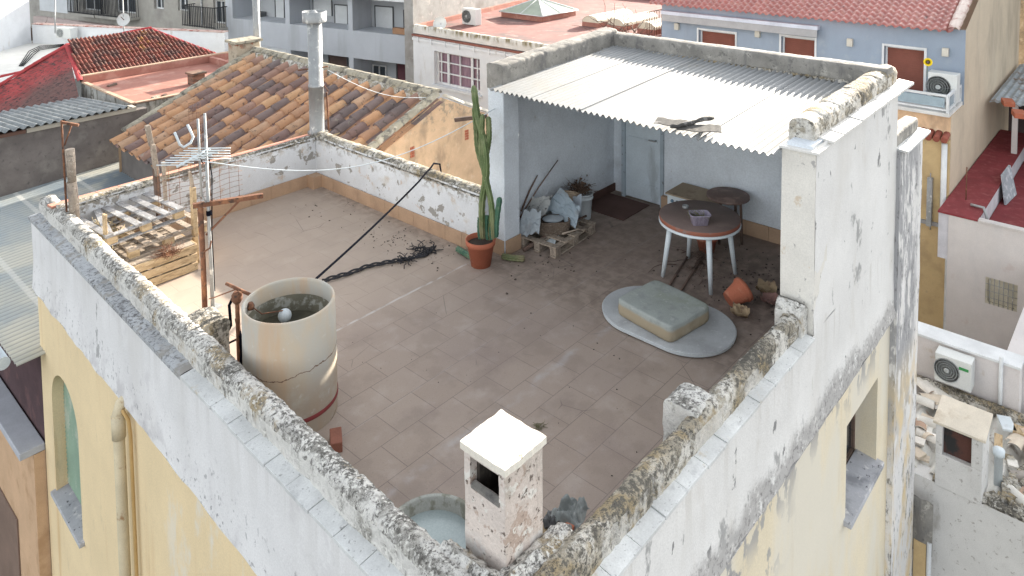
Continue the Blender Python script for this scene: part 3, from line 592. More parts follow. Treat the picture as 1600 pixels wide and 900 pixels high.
b = MB(); b.tube([(1.9, 5.62, .16), (1.62, 4.9, .55), (1.5, 4.2, .93)], .006); tag(b.build('iron_rod', m_rust), 'thin dark rod running from the antenna mast foot to the tap', 'rod')
# ---- black hose from tank to rear parapet
b = MB(); a_, c_ = Vector((2.15, 4.05, .72)), Vector((4.75, 5.15, .90))
pts = [a_.lerp(c_, i / 14) - Vector((0, 0, .03 * math.sin(math.pi * i / 14))) for i in range(15)]
e1 = Vector((5.08, 5.34, .93)); pts = pts[:-1] + [Vector((4.78, 5.18, .905)), Vector((4.95, 5.25, .93)), e1, Vector((5.25, 5.40, .86)), Vector((5.32, 5.43, .6))]
b.tube(pts, .013, 8); tag(b.build('water_hose', m_black), 'taut dark blue-black hose running from the tank up over the rear parapet', 'hose')
# ---- twisted rope with a frayed clump
b = MB()
rp = [bz(x, y, .02) for x, y in ((505, 440), (540, 430), (575, 417), (610, 410), (636, 406), (650, 402), (662, 400), (672, 392), (680, 385))]
fine = []
for p, q in zip(rp[:-1], rp[1:]):
    for i in range(10): fine.append(p.lerp(q, i / 10))
for ph in (0, 2.1, 4.2):
    b.tube([q + Vector((.018 * math.cos(ph + i * .42), .018 * math.sin(ph + i * .42), .012 * math.sin(ph + i * .42) + .012 + .008 * N3(q, 4, 1))) for i, q in enumerate(fine)], .011, 6)
for i in range(60):
    c = bz(random.gauss(660, 9), random.gauss(391, 5), .02); a = random.uniform(0, 6.3)
    if i < 18: c = bz(random.gauss(634, 4), random.gauss(406, 2.2), .03)
    pts = [c]; d = Vector((math.cos(a), math.sin(a), .1))
    for k in range(4): d = (d + Vector((random.uniform(-.8, .8), random.uniform(-.8, .8), random.uniform(-.3, .3)))).normalized(); q = pts[-1] + d * .035; q.z = min(.07, max(.008, q.z)); pts.append(q)
    b.tube(pts, .006, 4)
tag(b.build('rope', mat('dark_old_rope', (.035, .035, .04), bump=.8)), 'thick dark twisted rope with a frayed end lying on the terrace tiles', 'rope')
# ---- terracotta pot with tall cactus
def pot(t, c, r0, r1, hh, M=None, soil=True, name='pot'):
    b = MB(); b.lathe(c, [(r0, 0), (r1 * .93, hh * .80), (r1 * .96, hh * .80), (r1 * 1.03, hh * .82), (r1 * 1.05, hh), (r1 * .96, hh), (r1 * .9, hh * .85), (r1 * .86, hh * .8), (r0 * .9, .03), (0.001, .03)], 40, M=M)
    o = b.build(name, m_terra, t)
    if soil: s = MB(); s.lathe(c, [(.001, hh * .86), (r1 * .9, hh * .84)], 24, M=M, cap=False); s.build('soil', mat('dark_soil', (.06, .045, .035), bump=1, bscale=80), t)
    return o
PC = Vector((4.72, 4.07, 0)); cac = thing('potted_cactus', PC, 'tall green column cactus in a terracotta pot standing before the shed column', 'potted cactus')
pot(cac, PC, .125, .185, .34)
m_cac = mat('cactus_green', (.105, .15, .06), [((.19, .22, .11), 4, .48, .65, {}), ((.30, .30, .20), 70, .60, .66, {'amt': .8}), ((.20, .16, .10), 3, .4, .6, {'reg': [('z', .8, .35)], 'amt': .7}), ((.25, .24, .12), 7, .6, .7, {'amt': .6})], vary=.2, vscale=6, bump=.1, rough=.5)
m_cac2 = mat('blue_green_cactus', (.05, .13, .085), [((.12, .19, .12), 6, .5, .65, {})], vary=.2, bump=.1, rough=.5)
def cstem(b, pts, r, ribs=6, seg=60, tip=True):
    pts = [Vector(p) for p in pts]
    def cr(t):
        n = len(pts) - 1; i = min(int(t * n), n - 1); f = t * n - i
        p0, p1, p2, p3 = pts[max(i - 1, 0)], pts[i], pts[i + 1], pts[min(i + 2, n)]
        return .5 * ((2 * p1) + (p2 - p0) * f + (2 * p0 - 5 * p1 + 4 * p2 - p3) * f * f + (3 * p1 - p0 - 3 * p2 + p3) * f ** 3)
    n = ribs * 4; base = len(b.v)
    for j in range(seg + 1):
        t = j / seg; P = cr(t); D = (cr(min(1, t + .01)) - cr(max(0, t - .01))).normalized(); u = D.cross(Vector((0, 1, 0))).normalized(); v = D.cross(u)
        rr = r * (1 - .12 * math.sin(j * .9) ** 2) * (1 if t < .93 else math.sqrt(max(.02, 1 - ((t - .93) / .07) ** 2))) * (.8 + .2 * min(1, t * 6))
        for k in range(n):
            a = 2 * math.pi * k / n; q = rr * (1.04 - .42 * (1 - abs(math.cos(a * ribs / 2))))
            b.v.append(P + (u * math.cos(a) + v * math.sin(a)) * q)
    for j in range(seg):
        for k in range(n):
            a = base + j * n + k; c = base + j * n + (k + 1) % n; b.f.append([a, c, c + n, a + n]); b.sm.append(True)
    b.f.append([base + seg * n + k for k in range(n)]); b.sm.append(False)
    b.f.append([base + k for k in range(n)][::-1]); b.sm.append(False)
def cp(x, y, X=4.68): return bx(x, y, X)
for k, (pp, r, mm) in enumerate([([(754, 372), (753, 320), (760, 270), (757, 225), (746, 180), (740, 133)], .042, m_cac), ([(764, 374), (768, 330), (760, 280), (747, 235), (744, 200), (741, 165)], .036, m_cac),
        ([(771, 372), (768, 320), (757, 270), (752, 230), (754, 178)], .036, m_cac), ([(757, 300), (759, 250), (764, 215), (763, 182)], .036, m_cac), ([(775, 370), (776, 345), (781, 308)], .035, m_cac2),
        ([(768, 374), (767, 352), (766, 345)], .03, m_cac2), ([(750, 373), (749, 352), (750, 340)], .03, m_cac2), ([(762, 374), (760, 355), (761, 336)], .03, m_cac2)]):
    b = MB(); X = 4.70 + (.05 if k in (1, 3) else -.05 if k in (2,) else 0) + (.03 if k > 4 else 0); X += .02 * (k % 3)
    b_ = [cp(x, y, X) for x, y in pp]; cstem(b, b_, r * 1.05, 6, 70 if k < 4 else 24); b.build('stem', mm, cac)
for (pp, lab, r) in (([(785, 400), (800, 403), (820, 404)], 'cut piece of green cactus stem lying right of the pot', .045), ([(738, 402), (724, 394), (714, 388)], 'withered cactus cutting lying left of the pot', .04)):
    b = MB(); q = [bz(x, y, .045) for x, y in pp]; cstem(b, q, r, 6, 24); tag(b.build('cactus_cutting', m_cac if 'green' in lab else m_cac2), lab, 'cactus cutting')
# ---- wooden bracket on the column
b = MB(); b.beam((4.95, 4.75, 1.70), (5.12, 4.3, 1.80), .045, .05); tag(b.build('wooden_peg', m_wood_d), 'short dark wooden peg sticking out from the top of the shed column', 'wooden peg')
# ---- clothesline
b = MB(); a_ = by(352, 250, 5.55); c_ = Vector((5.1, 4.15, 1.93)); a_ = Vector((1.79, 5.42, 1.83)); pts = [a_.lerp(c_, i / 20) - Vector((0, 0, .40 * math.sin(math.pi * i / 20))) for i in range(21)]
b.tube(pts, .0055, 6); tag(b.build('clothesline', m_plastic_w), 'thin sagging white line strung from the antenna mast to the shed column', 'clothesline')
# ---- plant pallet with rubbish in the shed
def pallet(label, loc, rot, mats, nb=7, L=1.2, W=.8, tilt=None, bw=.09, group=None, miss=(), skew=None, cat='pallet', feet=True):
    M = Matrix.Rotation(rot, 4, 'Z')
    if tilt is not None: M = M @ tilt.to_4x4()
    t = thing('wooden_pallet', loc, label, cat, group, M)
    for i in range(nb):
        if i in miss: continue
        x = -L / 2 + bw / 2 + (L - bw) * i / (nb - 1); a = (skew or {}).get(i, 0)
        b = MB(); b.obox((x, 0, .135), bw / 2, W / 2, .009, a + random.uniform(-.01, .01)); b.build('top_board', mats[0], t, local=True, bevel=.002)
    for y in (-W / 2 + .05, 0, W / 2 - .05): b = MB(); b.box(-L / 2, L / 2, y - .045, y + .045, .105, .124); b.build('stringer', mats[1], t, local=True, bevel=.002)
    for x in (-L / 2 + .07, 0, L / 2 - .07):
        for y in (-W / 2 + .05, 0, W / 2 - .05): b = MB(); b.box(x - .06, x + .06, y - .045, y + .045, .022, .104); b.build('block', mats[2], t, local=True, bevel=.003)
    for y in (-W / 2 + .05, 0, W / 2 - .05): b = MB(); b.box(-L / 2, L / 2, y - .045, y + .045, 0, .02); b.build('bottom_board', mats[1], t, local=True, bevel=.002)
    return t
pallet('small brown pallet loaded with rags and buckets against the shed side wall', (5.93, 3.78, .002), .06, (m_wood, m_wood, m_wood), nb=5, L=.98, W=.62)
def crumple(b, corners, z, amp, n=26, off=0, fold=1.0, th=.004):
    A, B_, C_, D_ = [Vector(q) for q in corners]
    def fn(u, v):
        P = A.lerp(B_, u).lerp(D_.lerp(C_, u), v); q = Vector((u * 2.2, v * 2.2, off))
        d = amp * (abs(noise.noise(q * 1.3)) * 2 * fold + noise.noise(q * 3) * .5 + noise.noise(q * 7) * .2)
        return P + Vector((0.3 * d * noise.noise(q * 2), .3 * d * noise.noise(q * 2 + Vector((5, 5, 5))), d + z))
    b.slab(fn, n, n, (0, 0, -th)); return b
m_cloth = mat('pale_grey_cloth', (.34, .38, .41), [((.25, .26, .27), 4, .5, .7, {})], vary=.12, bump=.4)
m_cloth2 = mat('blue_grey_board', (.36, .43, .48), [((.3, .33, .35), 3, .55, .7, {})], vary=.08)
b = MB(); crumple(b, [bx(806, 374, 5.42), bx(842, 368, 5.45), bx(846, 333, 5.6), bx(818, 331, 5.5)], 0, .055, off=1); tag(b.build('plastic_sheet', m_cloth), 'crumpled pale sheet slumped at the near end of the small pallet by the shed column', 'sheet')
b = MB(); crumple(b, [bx(812, 342, 5.75), bx(852, 338, 5.75), bx(864, 306, 5.9), bx(832, 310, 5.8)], 0, .03, off=2); tag(b.build('printed_sack', mat('grey_printed_sack', (.36, .37, .36), [((.07, .07, .07), 10, .60, .63, {})], bump=.3)), 'flat grey sack with dark smudges leaning on the shed side wall', 'sack')
b = MB(); crumple(b, [bx(850, 328, 6.0), bx(899, 358, 5.95), bx(907, 328, 6.15), bx(876, 293, 6.2)], 0, .05, off=3); tag(b.build('bent_board', m_cloth2), 'bent bluish sheet standing over the wicker basket', 'sheet')
b = MB(); crumple(b, [bx(884, 354, 6.3), bx(908, 345, 6.3), bx(909, 305, 6.4), bx(884, 312, 6.35)], 0, .02, off=4); tag(b.build('speckled_board', mat('speckled_board', (.40, .45, .50), [((.7, .7, .7), 18, .64, .67, {}), ((.1, .1, .1), 10, .62, .66, {})])), 'speckled blue-grey board leaning in front of the buckets', 'board')
# wicker basket
t = thing('wicker_basket', (5.86, 3.80, .145), 'brown wicker basket with white cloth inside, on the small pallet', 'basket')
m_wick = mat('wicker', (.17, .13, .10), [((.10, .08, .06), 60, .5, .56, {'st': (1, 1, 3)}), ((.36, .31, .26), 24, .56, .66, {'st': (1, 1, 4)})], bump=1.0, bscale=70, bdist=.01)
b = MB()
for k in range(9):   # woven courses
    z = .145 + .02 * k; w_ = .20 + .002 * k; c = Vector((5.84, 3.78, z)); pts = []
    for i in range(41):
        a = 2 * math.pi * i / 40; s1 = math.copysign(abs(math.cos(a)) ** .5, math.cos(a)); s2 = math.copysign(abs(math.sin(a)) ** .5, math.sin(a)); wv = 1 + .03 * math.sin(i * math.pi + k * math.pi)
        q = Matrix.Rotation(-.75, 3, 'Z') @ Vector((w_ * s1 * wv, w_ * .62 * s2 * wv, 0)); pts.append(c + q)
    b.tube(pts, .0125, 5)
b.build('weave', m_wick, t)
b = MB(); b.lathe((5.86, 3.80, .29), [(.15 * math.cos(math.pi / 2 * i / 8) + .001, .05 * math.sin(math.pi / 2 * i / 8)) for i in range(9)], 20, M=Matrix.Rotation(-.75, 3, 'Z') @ Matrix.Diagonal((1, .65, 1)))
for v in b.v: v += Vector((0, 0, .03 * noise.noise(v * 9)))
b.build('cloth', m_cloth, t)
# buckets
def bucket(label, c, r, hh, m, M=None):
    t = thing('bucket', c, label, 'bucket', 'buckets behind the small pallet'); b = MB(); b.lathe(c, [(r * .8, 0), (r, hh), (r * 1.05, hh), (r * 1.05, hh - .02), (r * 1.02, hh - .02), (r * 1.0, hh - .06), (r * 1.04, hh - .06), (r * 1.04, hh - .08), (r * .98, hh - .08)], 28, M=M, cap=False); b.lathe(c, [(.001, .02), (r * .8, .0)], 28, M=M, cap=False)
    b.lathe(c, [(r * .78, .02), (r * .96, hh)], 28, M=M, cap=False)
    b.build('body', m, t); q = [Vector(c) + (M or Matrix.Identity(3)) @ Vector((r * 1.04 * math.cos(a), r * .5 * math.sin(a), hh - .05 - .35 * r * math.sin(a))) for a in [math.pi * i / 12 for i in range(13)]]
    b = MB(); b.tube(q, .005, 6); b.build('handle', m_galv, t); return t
bucket('pale plastic bucket standing behind the rubbish, next to the shed side wall', (6.72, 3.94, 0), .15, .38, m_plastic_w)
bucket('tan bucket tipped among the rags, dead plant spilling out of it', (6.32, 3.92, .16), .16, .32, mat('tan_plastic', (.42, .33, .24), vary=.15), Matrix.Rotation(.5, 3, 'Y') @ Matrix.Rotation(-.25, 3, 'X'))
def scrub(b, c, n, r, seg, up=.4, th=.004, flat=False):
    for i in range(n):
        a = random.uniform(0, 6.3); d = Vector((math.cos(a), math.sin(a), random.uniform(-.1, up))).normalized(); q = Vector(c) + Vector((random.gauss(0, r * .4), random.gauss(0, r * .4), 0 if flat else random.gauss(0, r * .2))); pts = [q]
        for k in range(seg): d = (d + Vector((random.uniform(-.6, .6), random.uniform(-.6, .6), random.uniform(-.4, .4)))).normalized(); q = q + d * r * .3; q.z = max(q.z, c[2] - .0); pts.append(q)
        b.tube(pts, [th * (1 - .6 * k / seg) for k in range(seg + 1)], 4)
    return b
b = MB(); scrub(b, (6.62, 3.92, .45), 110, .17, 4)
for i in range(160):
    q = Vector((6.62, 3.92, .46)) + Vector((random.gauss(0, .09), random.gauss(0, .08), random.gauss(0, .05))); b.obox(q, .02, .012, .001, random.uniform(0, 3), Matrix.Rotation(random.uniform(0, 3), 3, 'X'))
tag(b.build('dead_plant', mat('dry_brown_leaves', (.10, .065, .045), vary=.4, vscale=20)), 'dry brown dead plant heaped on top of the buckets', 'dead plant')
for (p, q, r, lab) in (((5.55, 4.15, .30), (6.35, 4.1, .92), .011, 'long thin stick leaning on the shed side wall above the rags'), ((5.62, 4.17, .38), (5.95, 4.15, .80), .014, 'short dark stick leaning on the shed side wall above the rags'),
    ((5.33, 3.88, .03), (6.35, 3.60, .24), .026, 'thick rough branch lying across the small pallet'), ((5.75, 3.56, .2), (6.22, 3.40, .15), .011, 'pale forked twig resting on the near edge of the small pallet')):
    b = MB(); p, q = Vector(p), Vector(q); m = p.lerp(q, .5) + Vector((0, .0, .03)); b.tube([p, m, q], [r, r * .9, r * .6], 8)
    if 'forked' in lab: b.tube([m.lerp(q, .7), q + Vector((-.03, -.02, .06))], .006, 6)
    tag(b.build('stick', m_wood if 'pale' in lab else m_wood_d), lab, 'stick')
b = MB(); crumple(b, [(5.60, 3.80, .02), (5.66, 3.62, .02), (5.86, 3.66, .15), (5.78, 3.84, .15)], 0, .05, off=11); tag(b.build('plastic_bag', m_plastic_w), 'small crumpled white plastic bag between the slats of the small pallet', 'plastic bag')
# ---- round white table with second brown top
TB = Vector((6.29, 1.84, 0)); t = thing('round_table', TB, 'round white plastic table carrying a loose brown round top', 'table')
b = MB(); b.lathe(TB, [(.001, .665), (.47, .665), (.49, .672), (.492, .69), (.48, .70), (.001, .70)], 56, cap=False); b.build('table_top', m_plastic_w, t)
b = MB()
for i in range(4):
    a = R_(-138 + 90 * i + 3); p0 = TB + Vector((math.cos(a) * .36, math.sin(a) * .36, .665)); p1 = TB + Vector((math.cos(a) * .455, math.sin(a) * .455, 0)); b = MB(); b.tube([p0, p1], [.036, .024], 12); b.build('leg', m_plastic_w, t)
m_board = mat('brown_board', (.17, .12, .105), [((.28, .20, .17), 5, .5, .65, {})], vary=.15, rough=.7)
b = MB(); b.lathe(TB + Vector((0, .0, 0)), [(.001, .702), (.478, .702), (.485, .708), (.485, .748), (.478, .755), (.001, .756)], 56, cap=False)
tag(b.build('round_board', mat('red_brown_board', (.20, .15, .135), [((.30, .11, .07), 0, .3, .5, {'reg': [('z', .753, .749)]}), ((.23, .175, .155), 5, .5, .65, {})], vary=.12, rough=.7)), 'loose round brown board with red edge laid on the white table', 'board')
q = bz(1071, 321, .79); b = MB(); b.lathe((q.x, q.y, .757), [(.036, 0), (.04, .035), (.034, .035), (.03, .01), (.001, .01)], 20); tag(b.build('metal_cup', m_galv), 'small low metal ashtray on the brown board', 'ashtray')
q = bz(1093, 349, .76); t = thing('plastic_basket', (q.x, q.y, .757), 'small lilac plastic basket with dry plants on the brown board', 'basket')
M = Matrix.Rotation(-.80, 3, 'Z'); b = MB()
def rr(w_, h_, z, n=28): return [Vector((q.x, q.y, z)) + M @ Vector((w_ * math.copysign(abs(math.cos(a)) ** .35, math.cos(a)), h_ * math.copysign(abs(math.sin(a)) ** .35, math.sin(a)), 0)) for a in [2 * math.pi * i / n for i in range(n)]]
L_ = [rr(.09, .065, .757), rr(.115, .085, .885), rr(.125, .095, .887), rr(.125, .095, .877), rr(.113, .083, .877), rr(.09, .065, .765)]
base = 0
for l in L_: b.v += l
for i in range(len(L_) - 1):
    for k in range(28): b.f.append([i * 28 + k, i * 28 + (k + 1) % 28, (i + 1) * 28 + (k + 1) % 28, (i + 1) * 28 + k]); b.sm.append(True)
b.f.append(list(range(28))); b.sm.append(False); b.f.append([140 + k for k in range(28)]); b.sm.append(False)
b.build('basket_body', mat('lilac_plastic', (.40, .36, .46), [((.3, .27, .36), 40, .5, .56, {'st': (1, 1, .3)})], rough=.5), t)
b = MB(); scrub(b, (q.x, q.y, .84), 40, .10, 3); b.build('dry_plants', mat('olive_dry_leaves', (.20, .20, .11), vary=.3, vscale=20), t)
# ---- tall brown bar table
SB = bz(1141, 300, .62); SB = Vector((7.44, 2.02, 0)); t = thing('bar_stool', SB, 'dark brown wooden round stool table standing behind the white table', 'stool')
b = MB(); b.lathe(SB, [(.001, .585), (.275, .585), (.285, .592), (.285, .618), (.275, .625), (.001, .625)], 40, cap=False); b.build('seat', m_board, t)
for i in range(4):
    a = R_(-95 + 90 * i); b = MB(); b.tube([SB + Vector((math.cos(a) * .19, math.sin(a) * .19, .59)), SB + Vector((math.cos(a) * .215, math.sin(a) * .215, 0))], .019, 8); b.build('leg', m_wood_d, t)
b = MB(); ring = [SB + Vector((math.cos(R_(-95 + 90 * i)) * .2, math.sin(R_(-95 + 90 * i)) * .2, .33)) for i in range(5)]
for p, q2 in zip(ring[:-1], ring[1:]): b.tube([p, q2], .011, 6)
b.build('stretcher', m_wood_d, t)
# ---- box against the back wall
t = thing('appliance_box', (7.55, 2.86, 0), 'low white appliance with tan top against the back wall behind the white table', 'box')
b = MB(); b.box(7.24, 7.7, 2.1, 2.84, 0, .48); b.build('body', m_plastic_w, t, bevel=.01)
b = MB(); b.obox((7.47, 2.47, .492), .25, .39, .010, .0); b.build('lid_board', mat('tan_cardboard', (.35, .28, .20), [((.26, .2, .15), 5, .5, .66, {})]), t)
b = MB()
for k in range(3): b.lathe((7.239, 2.60 + .08 * k, .40), [(.026, 0), (.02, .014)], 12, M=Matrix.Rotation(-math.pi / 2, 3, 'Y'))
b.box(7.232, 7.239, 2.3, 2.56, .32, .46); b.build('control_panel', mat('blue_grey_panel', (.12, .2, .27)), t)
# ---- oval slab with cement block
OC = Vector((5.115, 1.605, 0)); t = thing('oval_tabletop', OC, 'upturned pale oval tabletop lying flat on the terrace floor', 'tabletop')
def oval(r, z, hl=.25, n=64):
    out = []
    for i in range(n):
        a = 2 * math.pi * (i + .5) / n; out.append(Vector((OC.x + r * math.cos(a), OC.y + (hl if math.sin(a) > 0 else -hl) + r * math.sin(a), z)))
    return out
def loops(b, Ls):
    n = len(Ls[0]); base = len(b.v)
    for l in Ls: b.v += l
    for i in range(len(Ls) - 1):
        for k in range(n): b.f.append([base + i * n + k, base + i * n + (k + 1) % n, base + (i + 1) * n + (k + 1) % n, base + (i + 1) * n + k]); b.sm.append(False)
    b.f.append([base + k for k in range(n)][::-1]); b.sm.append(False); e = base + (len(Ls) - 1) * n; b.f.append([e + k for k in range(n)]); b.sm.append(False)
m_slab = mat('dusty_pale_plastic', (.43, .45, .46), [((.34, .35, .36), 3, .45, .65, {}), ((.5, .52, .53), 12, .58, .68, {})], vary=.1)
b = MB(); loops(b, [oval(.485, .012), oval(.495, .02), oval(.505, .06)]); b.build('rim', m_plastic_w, t)
b = MB(); loops(b, [oval(.503, .061), oval(.495, .068)]); b.build('surface', m_slab, t)
M = Matrix.Rotation(R_(-9), 3, 'Z'); BC = Vector((5.07, 1.63, .07))
def blk(u, v, w_):
    x = (u - .5) * .68; y = (v - .5) * .76; f = 1 - (abs(2 * u - 1) ** 8 + abs(2 * v - 1) ** 8) * .05
    return BC + M @ Vector((x, y, w_ * f + .006 * N3((x, y, 0), 5, 2)))
b = MB(); Lp = []
for z_, ins in ((0, .012), (.02, .0), (.06, -.004), (.12, .0), (.160, .001), (.170, .005), (.177, .013), (.180, .03), (.179, .15), (.174, .32)):
    lp = []
    for i in range(72):
        a = 2 * math.pi * (i + .5) / 72; x, y = math.cos(a), math.sin(a); s = (abs(x) ** 14 + abs(y) ** 14) ** (-1 / 14); q = Vector((x * s * (.34 - ins), y * s * (.38 - ins), z_)); q += Vector((.006 * N3(q, 7, 2), .006 * N3(q, 7, 4), .010 * N3(q, 4, 8) if z_ > .1 else 0)); lp.append(BC + M @ q)
    Lp.append(lp)
loops(b, Lp); b.sm = [True] * len(b.sm)
m_block = mat('mossy_foam_cushion', (.34, .37, .35), [((.25, .28, .21), 3, .42, .62, {'amt': .7, 'reg': [('x', 4.85, 5.3)]}), ((.26, .28, .27), 9, .5, .66, {'amt': .6}), ((.46, .48, .47), 14, .58, .68, {'amt': .6}), ((.37, .30, .20), 0, 0, 0, {'reg': [('z', .215, .17)], 'wob': .04, 'wsc': 6, 'amt': .9}), ((.48, .43, .33), 9, .5, .7, {'reg': [('z', .2, .1)], 'amt': .5, 'st': (1, 1, .4)})], vary=.08, bump=.4, bscale=90)
tag(b.build('foam_block', m_block), 'thick square mossy pale block resting on the oval tabletop', 'block')
# ---- tipped pot, pot under table, leaves and sticks
TP = Vector((5.93, 1.20, .10)); t = thing('terracotta_pot', TP, 'empty terracotta pot tipped on its side by the white table leg', 'pot'); Mt = Matrix.Rotation(R_(-28), 3, 'Z') @ Matrix.Rotation(R_(68), 3, 'Y')
pot(t, TP - Mt @ Vector((0, 0, .10)) + Vector((0, 0, .02)), .085, .135, .24, Mt, soil=False, name='pot_body')
b = MB(); b.lathe(TP - Mt @ Vector((0, 0, .10)) + Vector((0, 0, .02)), [(.001, .16), (.105, .16)], 20, M=Mt, cap=False); b.build('soil', mat('dry_soil', (.12, .085, .06), bump=1), t)
PU = Vector((6.95, 2.08, 0)); t = thing('terracotta_pot', PU, 'terracotta pot standing on the floor underneath the white table', 'pot'); pot(t, PU, .10, .14, .2, name='pot_body')
b = MB(); scrub(b, (6.6, 2.05, .01), 14, .35, 5, th=.006, up=.1, flat=True); scrub(b, (6.75, 2.05, .02), 26, .16, 5, th=.004, up=.3, flat=True); tag(b.build('dry_twigs', m_wood_d), 'dry twigs scattered on the floor under the white table', 'twigs')
for (p, q, r, lab, mm) in (((1045, 447), (1078, 395), .014, 'straight rusty rod lying under the white table, left one', m_wood_d), ((1062, 457), (1100, 398), .014, 'straight rusty rod lying under the white table, right one', m_wood_d)):
    b = MB(); p, q = bz(*p, .015), bz(*q, .015); b.tube([p, p.lerp(q, .5) + Vector((0, 0, .004)), q], r, 8); tag(b.build('iron_rod', mm), lab, 'rod')
m_leaf = mat('dry_tan_leaf', (.36, .27, .17), [((.2, .13, .09), 12, .5, .65, {})], vary=.2)
m_leaf2 = mat('dry_pink_leaf', (.26, .15, .13), vary=.2)
for (x, y, s_, lab, mm) in ((1197, 457, .13, 'curled tan dry leaf near the pillar', m_leaf), (1204, 474, .12, 'curled reddish dry leaf close to the side parapet', m_leaf2), (1156, 493, .11, 'flat tan dry leaf in front of the tipped pot', m_leaf)):
    c = bz(x, y, .03); b = MB(); b.slab(lambda u, v, c=c, s_=s_: c + Vector(((u - .5) * 2 * s_ * math.sin(math.pi * (.12 + .76 * v)), (v - .5) * 2 * s_ * .9, .05 * abs(noise.noise(Vector((u * 3, v * 3, c.x * 9)))) * 2 + .06 * (2 * u - 1) ** 2)), 12, 12, (0, 0, -.003)); tag(b.build('dry_leaf', mm), lab, 'leaf')
# crumbs of dirt
b = MB()
def crumb(c, s_): b.obox(c, s_, s_ * random.uniform(.5, 1), s_ * .5, random.uniform(0, 3), Matrix.Rotation(random.uniform(0, 3), 3, 'X'))
for i in range(260):
    x, y = random.gauss(6.6, .45), random.gauss(1.3, .5)
    if .35 < y and x < 7.7: crumb((x, y, .004), random.choice((.004, .005, .008, .012)))
for i in range(70): crumb((random.gauss(4.5, .2), random.gauss(5.2, .4), .004), random.choice((.004, .005, .008)))
for i in range(50): crumb((random.gauss(4.45, .2), random.uniform(4.4, 7.5), .004), random.choice((.004, .006, .01)))
for i in range(35): crumb((random.gauss(5.4, .35), random.gauss(3.5, .25), .004), random.choice((.005, .008, .012)))
for i in range(50): crumb((random.uniform(2.2, 7.4), random.uniform(.5, 4), .003), random.choice((.003, .004, .006)))
b.build('dirt_crumbs', mat('dirt', (.075, .06, .05), vary=.4, vscale=30))['kind'] = 'stuff'
c = bz(842, 667, .0); b = MB(); scrub(b, (c.x, c.y, .01), 40, .045, 3, th=.003, flat=True); tag(b.build('weed_tuft', mat('dry_weed', (.17, .16, .09), vary=.3)), 'small dry tuft on the tiles behind the corner chimney', 'weed')
# ---- left corner: basin, rubbish behind the chimney
t = thing('round_basin', (1.42, 1.33, 0), 'round pale basin on the floor in the corner left of the chimney', 'basin')
bc = bz(676, 835, .30); bc = Vector((bc.x, bc.y, 0)); b = MB(); b.lathe(bc, [(.26, .0), (.31, .30), (.325, .305), (.325, .285), (.335, .285), (.335, .318), (.30, .318), (.26, .09), (.001, .08)], 40, cap=False); b.build('shell', mat('mossy_stone_rim', (.33, .34, .31), [((.2, .2, .16), 8, .5, .62, {})]), t)
b = MB(); b.lathe(bc, [(.001, .235), (.283, .235)], 36, cap=False); b.build('water', mat('pale_cloudy_water', (.36, .42, .42), rough=.15, bump=0), t)
t0 = bz(893, 812, .25)
b = MB(); crumple(b, [t0 + Vector(q) for q in ((-.12, -.10, 0), (.14, -.06, .0), (.12, .10, .04), (-.10, .12, .02))], 0, .055, off=21, n=30); tag(b.build('crumpled_rag', mat('grey_green_rag', (.22, .24, .235), [((.36, .38, .37), 6, .5, .62, {})], bump=.4)), 'crumpled grey-green rag on the rubbish behind the corner chimney', 'rag')
t1 = bz(868, 822, .25); b = MB(); crumple(b, [t1 + Vector(q) for q in ((-.09, -.08, 0), (.07, -.08, .0), (.08, .08, .02), (-.07, .09, .02))], 0, .04, off=27, n=24); tag(b.build('dark_rag', mat('dark_grey_rag', (.09, .09, .09), [((.25, .25, .25), 7, .5, .6, {})])), 'dark grey rag squeezed behind the corner chimney', 'rag')
t2 = bz(862, 846, .15); b = MB(); b.obox(t2, .12, .07, .10, .6, Matrix.Rotation(.2, 3, 'X')); tag(b.build('wooden_box', m_wood_y, bevel=.004), 'small tan wooden box behind the corner chimney', 'box')
t3 = bz(884, 848, .18); b = MB(); b.obox(t3, .06, .04, .10, .2); tag(b.build('brick', m_terra, bevel=.004), 'broken orange brick behind the corner chimney', 'brick')
b = MB(); b.obox((1.75, .75, .06), .3, .3, .06, .2); tag(b.build('cement_slab', m_mortar), 'grey cement slab under the rubbish behind the corner chimney', 'slab')
# ---- broken sheets on the shed roof
m_gscrap = mat('dark_grey_scrap', (.07, .068, .065), [((.2, .195, .19), 9, .56, .64, {})], vary=.2, bump=.5)
for k, (x, y, a, sx, sy, lab) in enumerate(((1048, 193, .3, .09, .16, 'small dark broken sheet piece, left one of the scraps on the white roof'), (1092, 202, .5, .10, .22, 'larger broken corrugated scrap lying nearest the eave of the white roof'))):
    c = bz(x, y, 2.29); b = MB(); b.slab(lambda u, v, c=c, a=a, sx=sx, sy=sy: c + Matrix.Rotation(a, 3, 'Z') @ Vector(((u - .5) * 2 * sx + .02 * math.sin(v * 9), (v - .5) * 2 * sy, .012 + .012 * u + .001 * math.sin(v * 2 * sy / .08 * 2 * math.pi))), 8, 40, (0, 0, -.008)); tag(b.build('broken_sheet', m_gscrap), lab, 'roof scrap')
c0_, c1_ = bz(1048, 202, 2.30), bz(1115, 186, 2.33); b = MB(); b.tube([c0_.lerp(c1_, i / 12) + Vector((0, 0, .02 + .02 * N3((i, 0, 0), .9, 2))) for i in range(13)], [.014 + .012 * abs(N3((i, 3, 0), 1.3, 2)) * 2 for i in range(13)], 7); tag(b.build('rolled_rag', m_gscrap), 'grey rolled rag lying diagonally over the scraps on the white roof', 'rag')
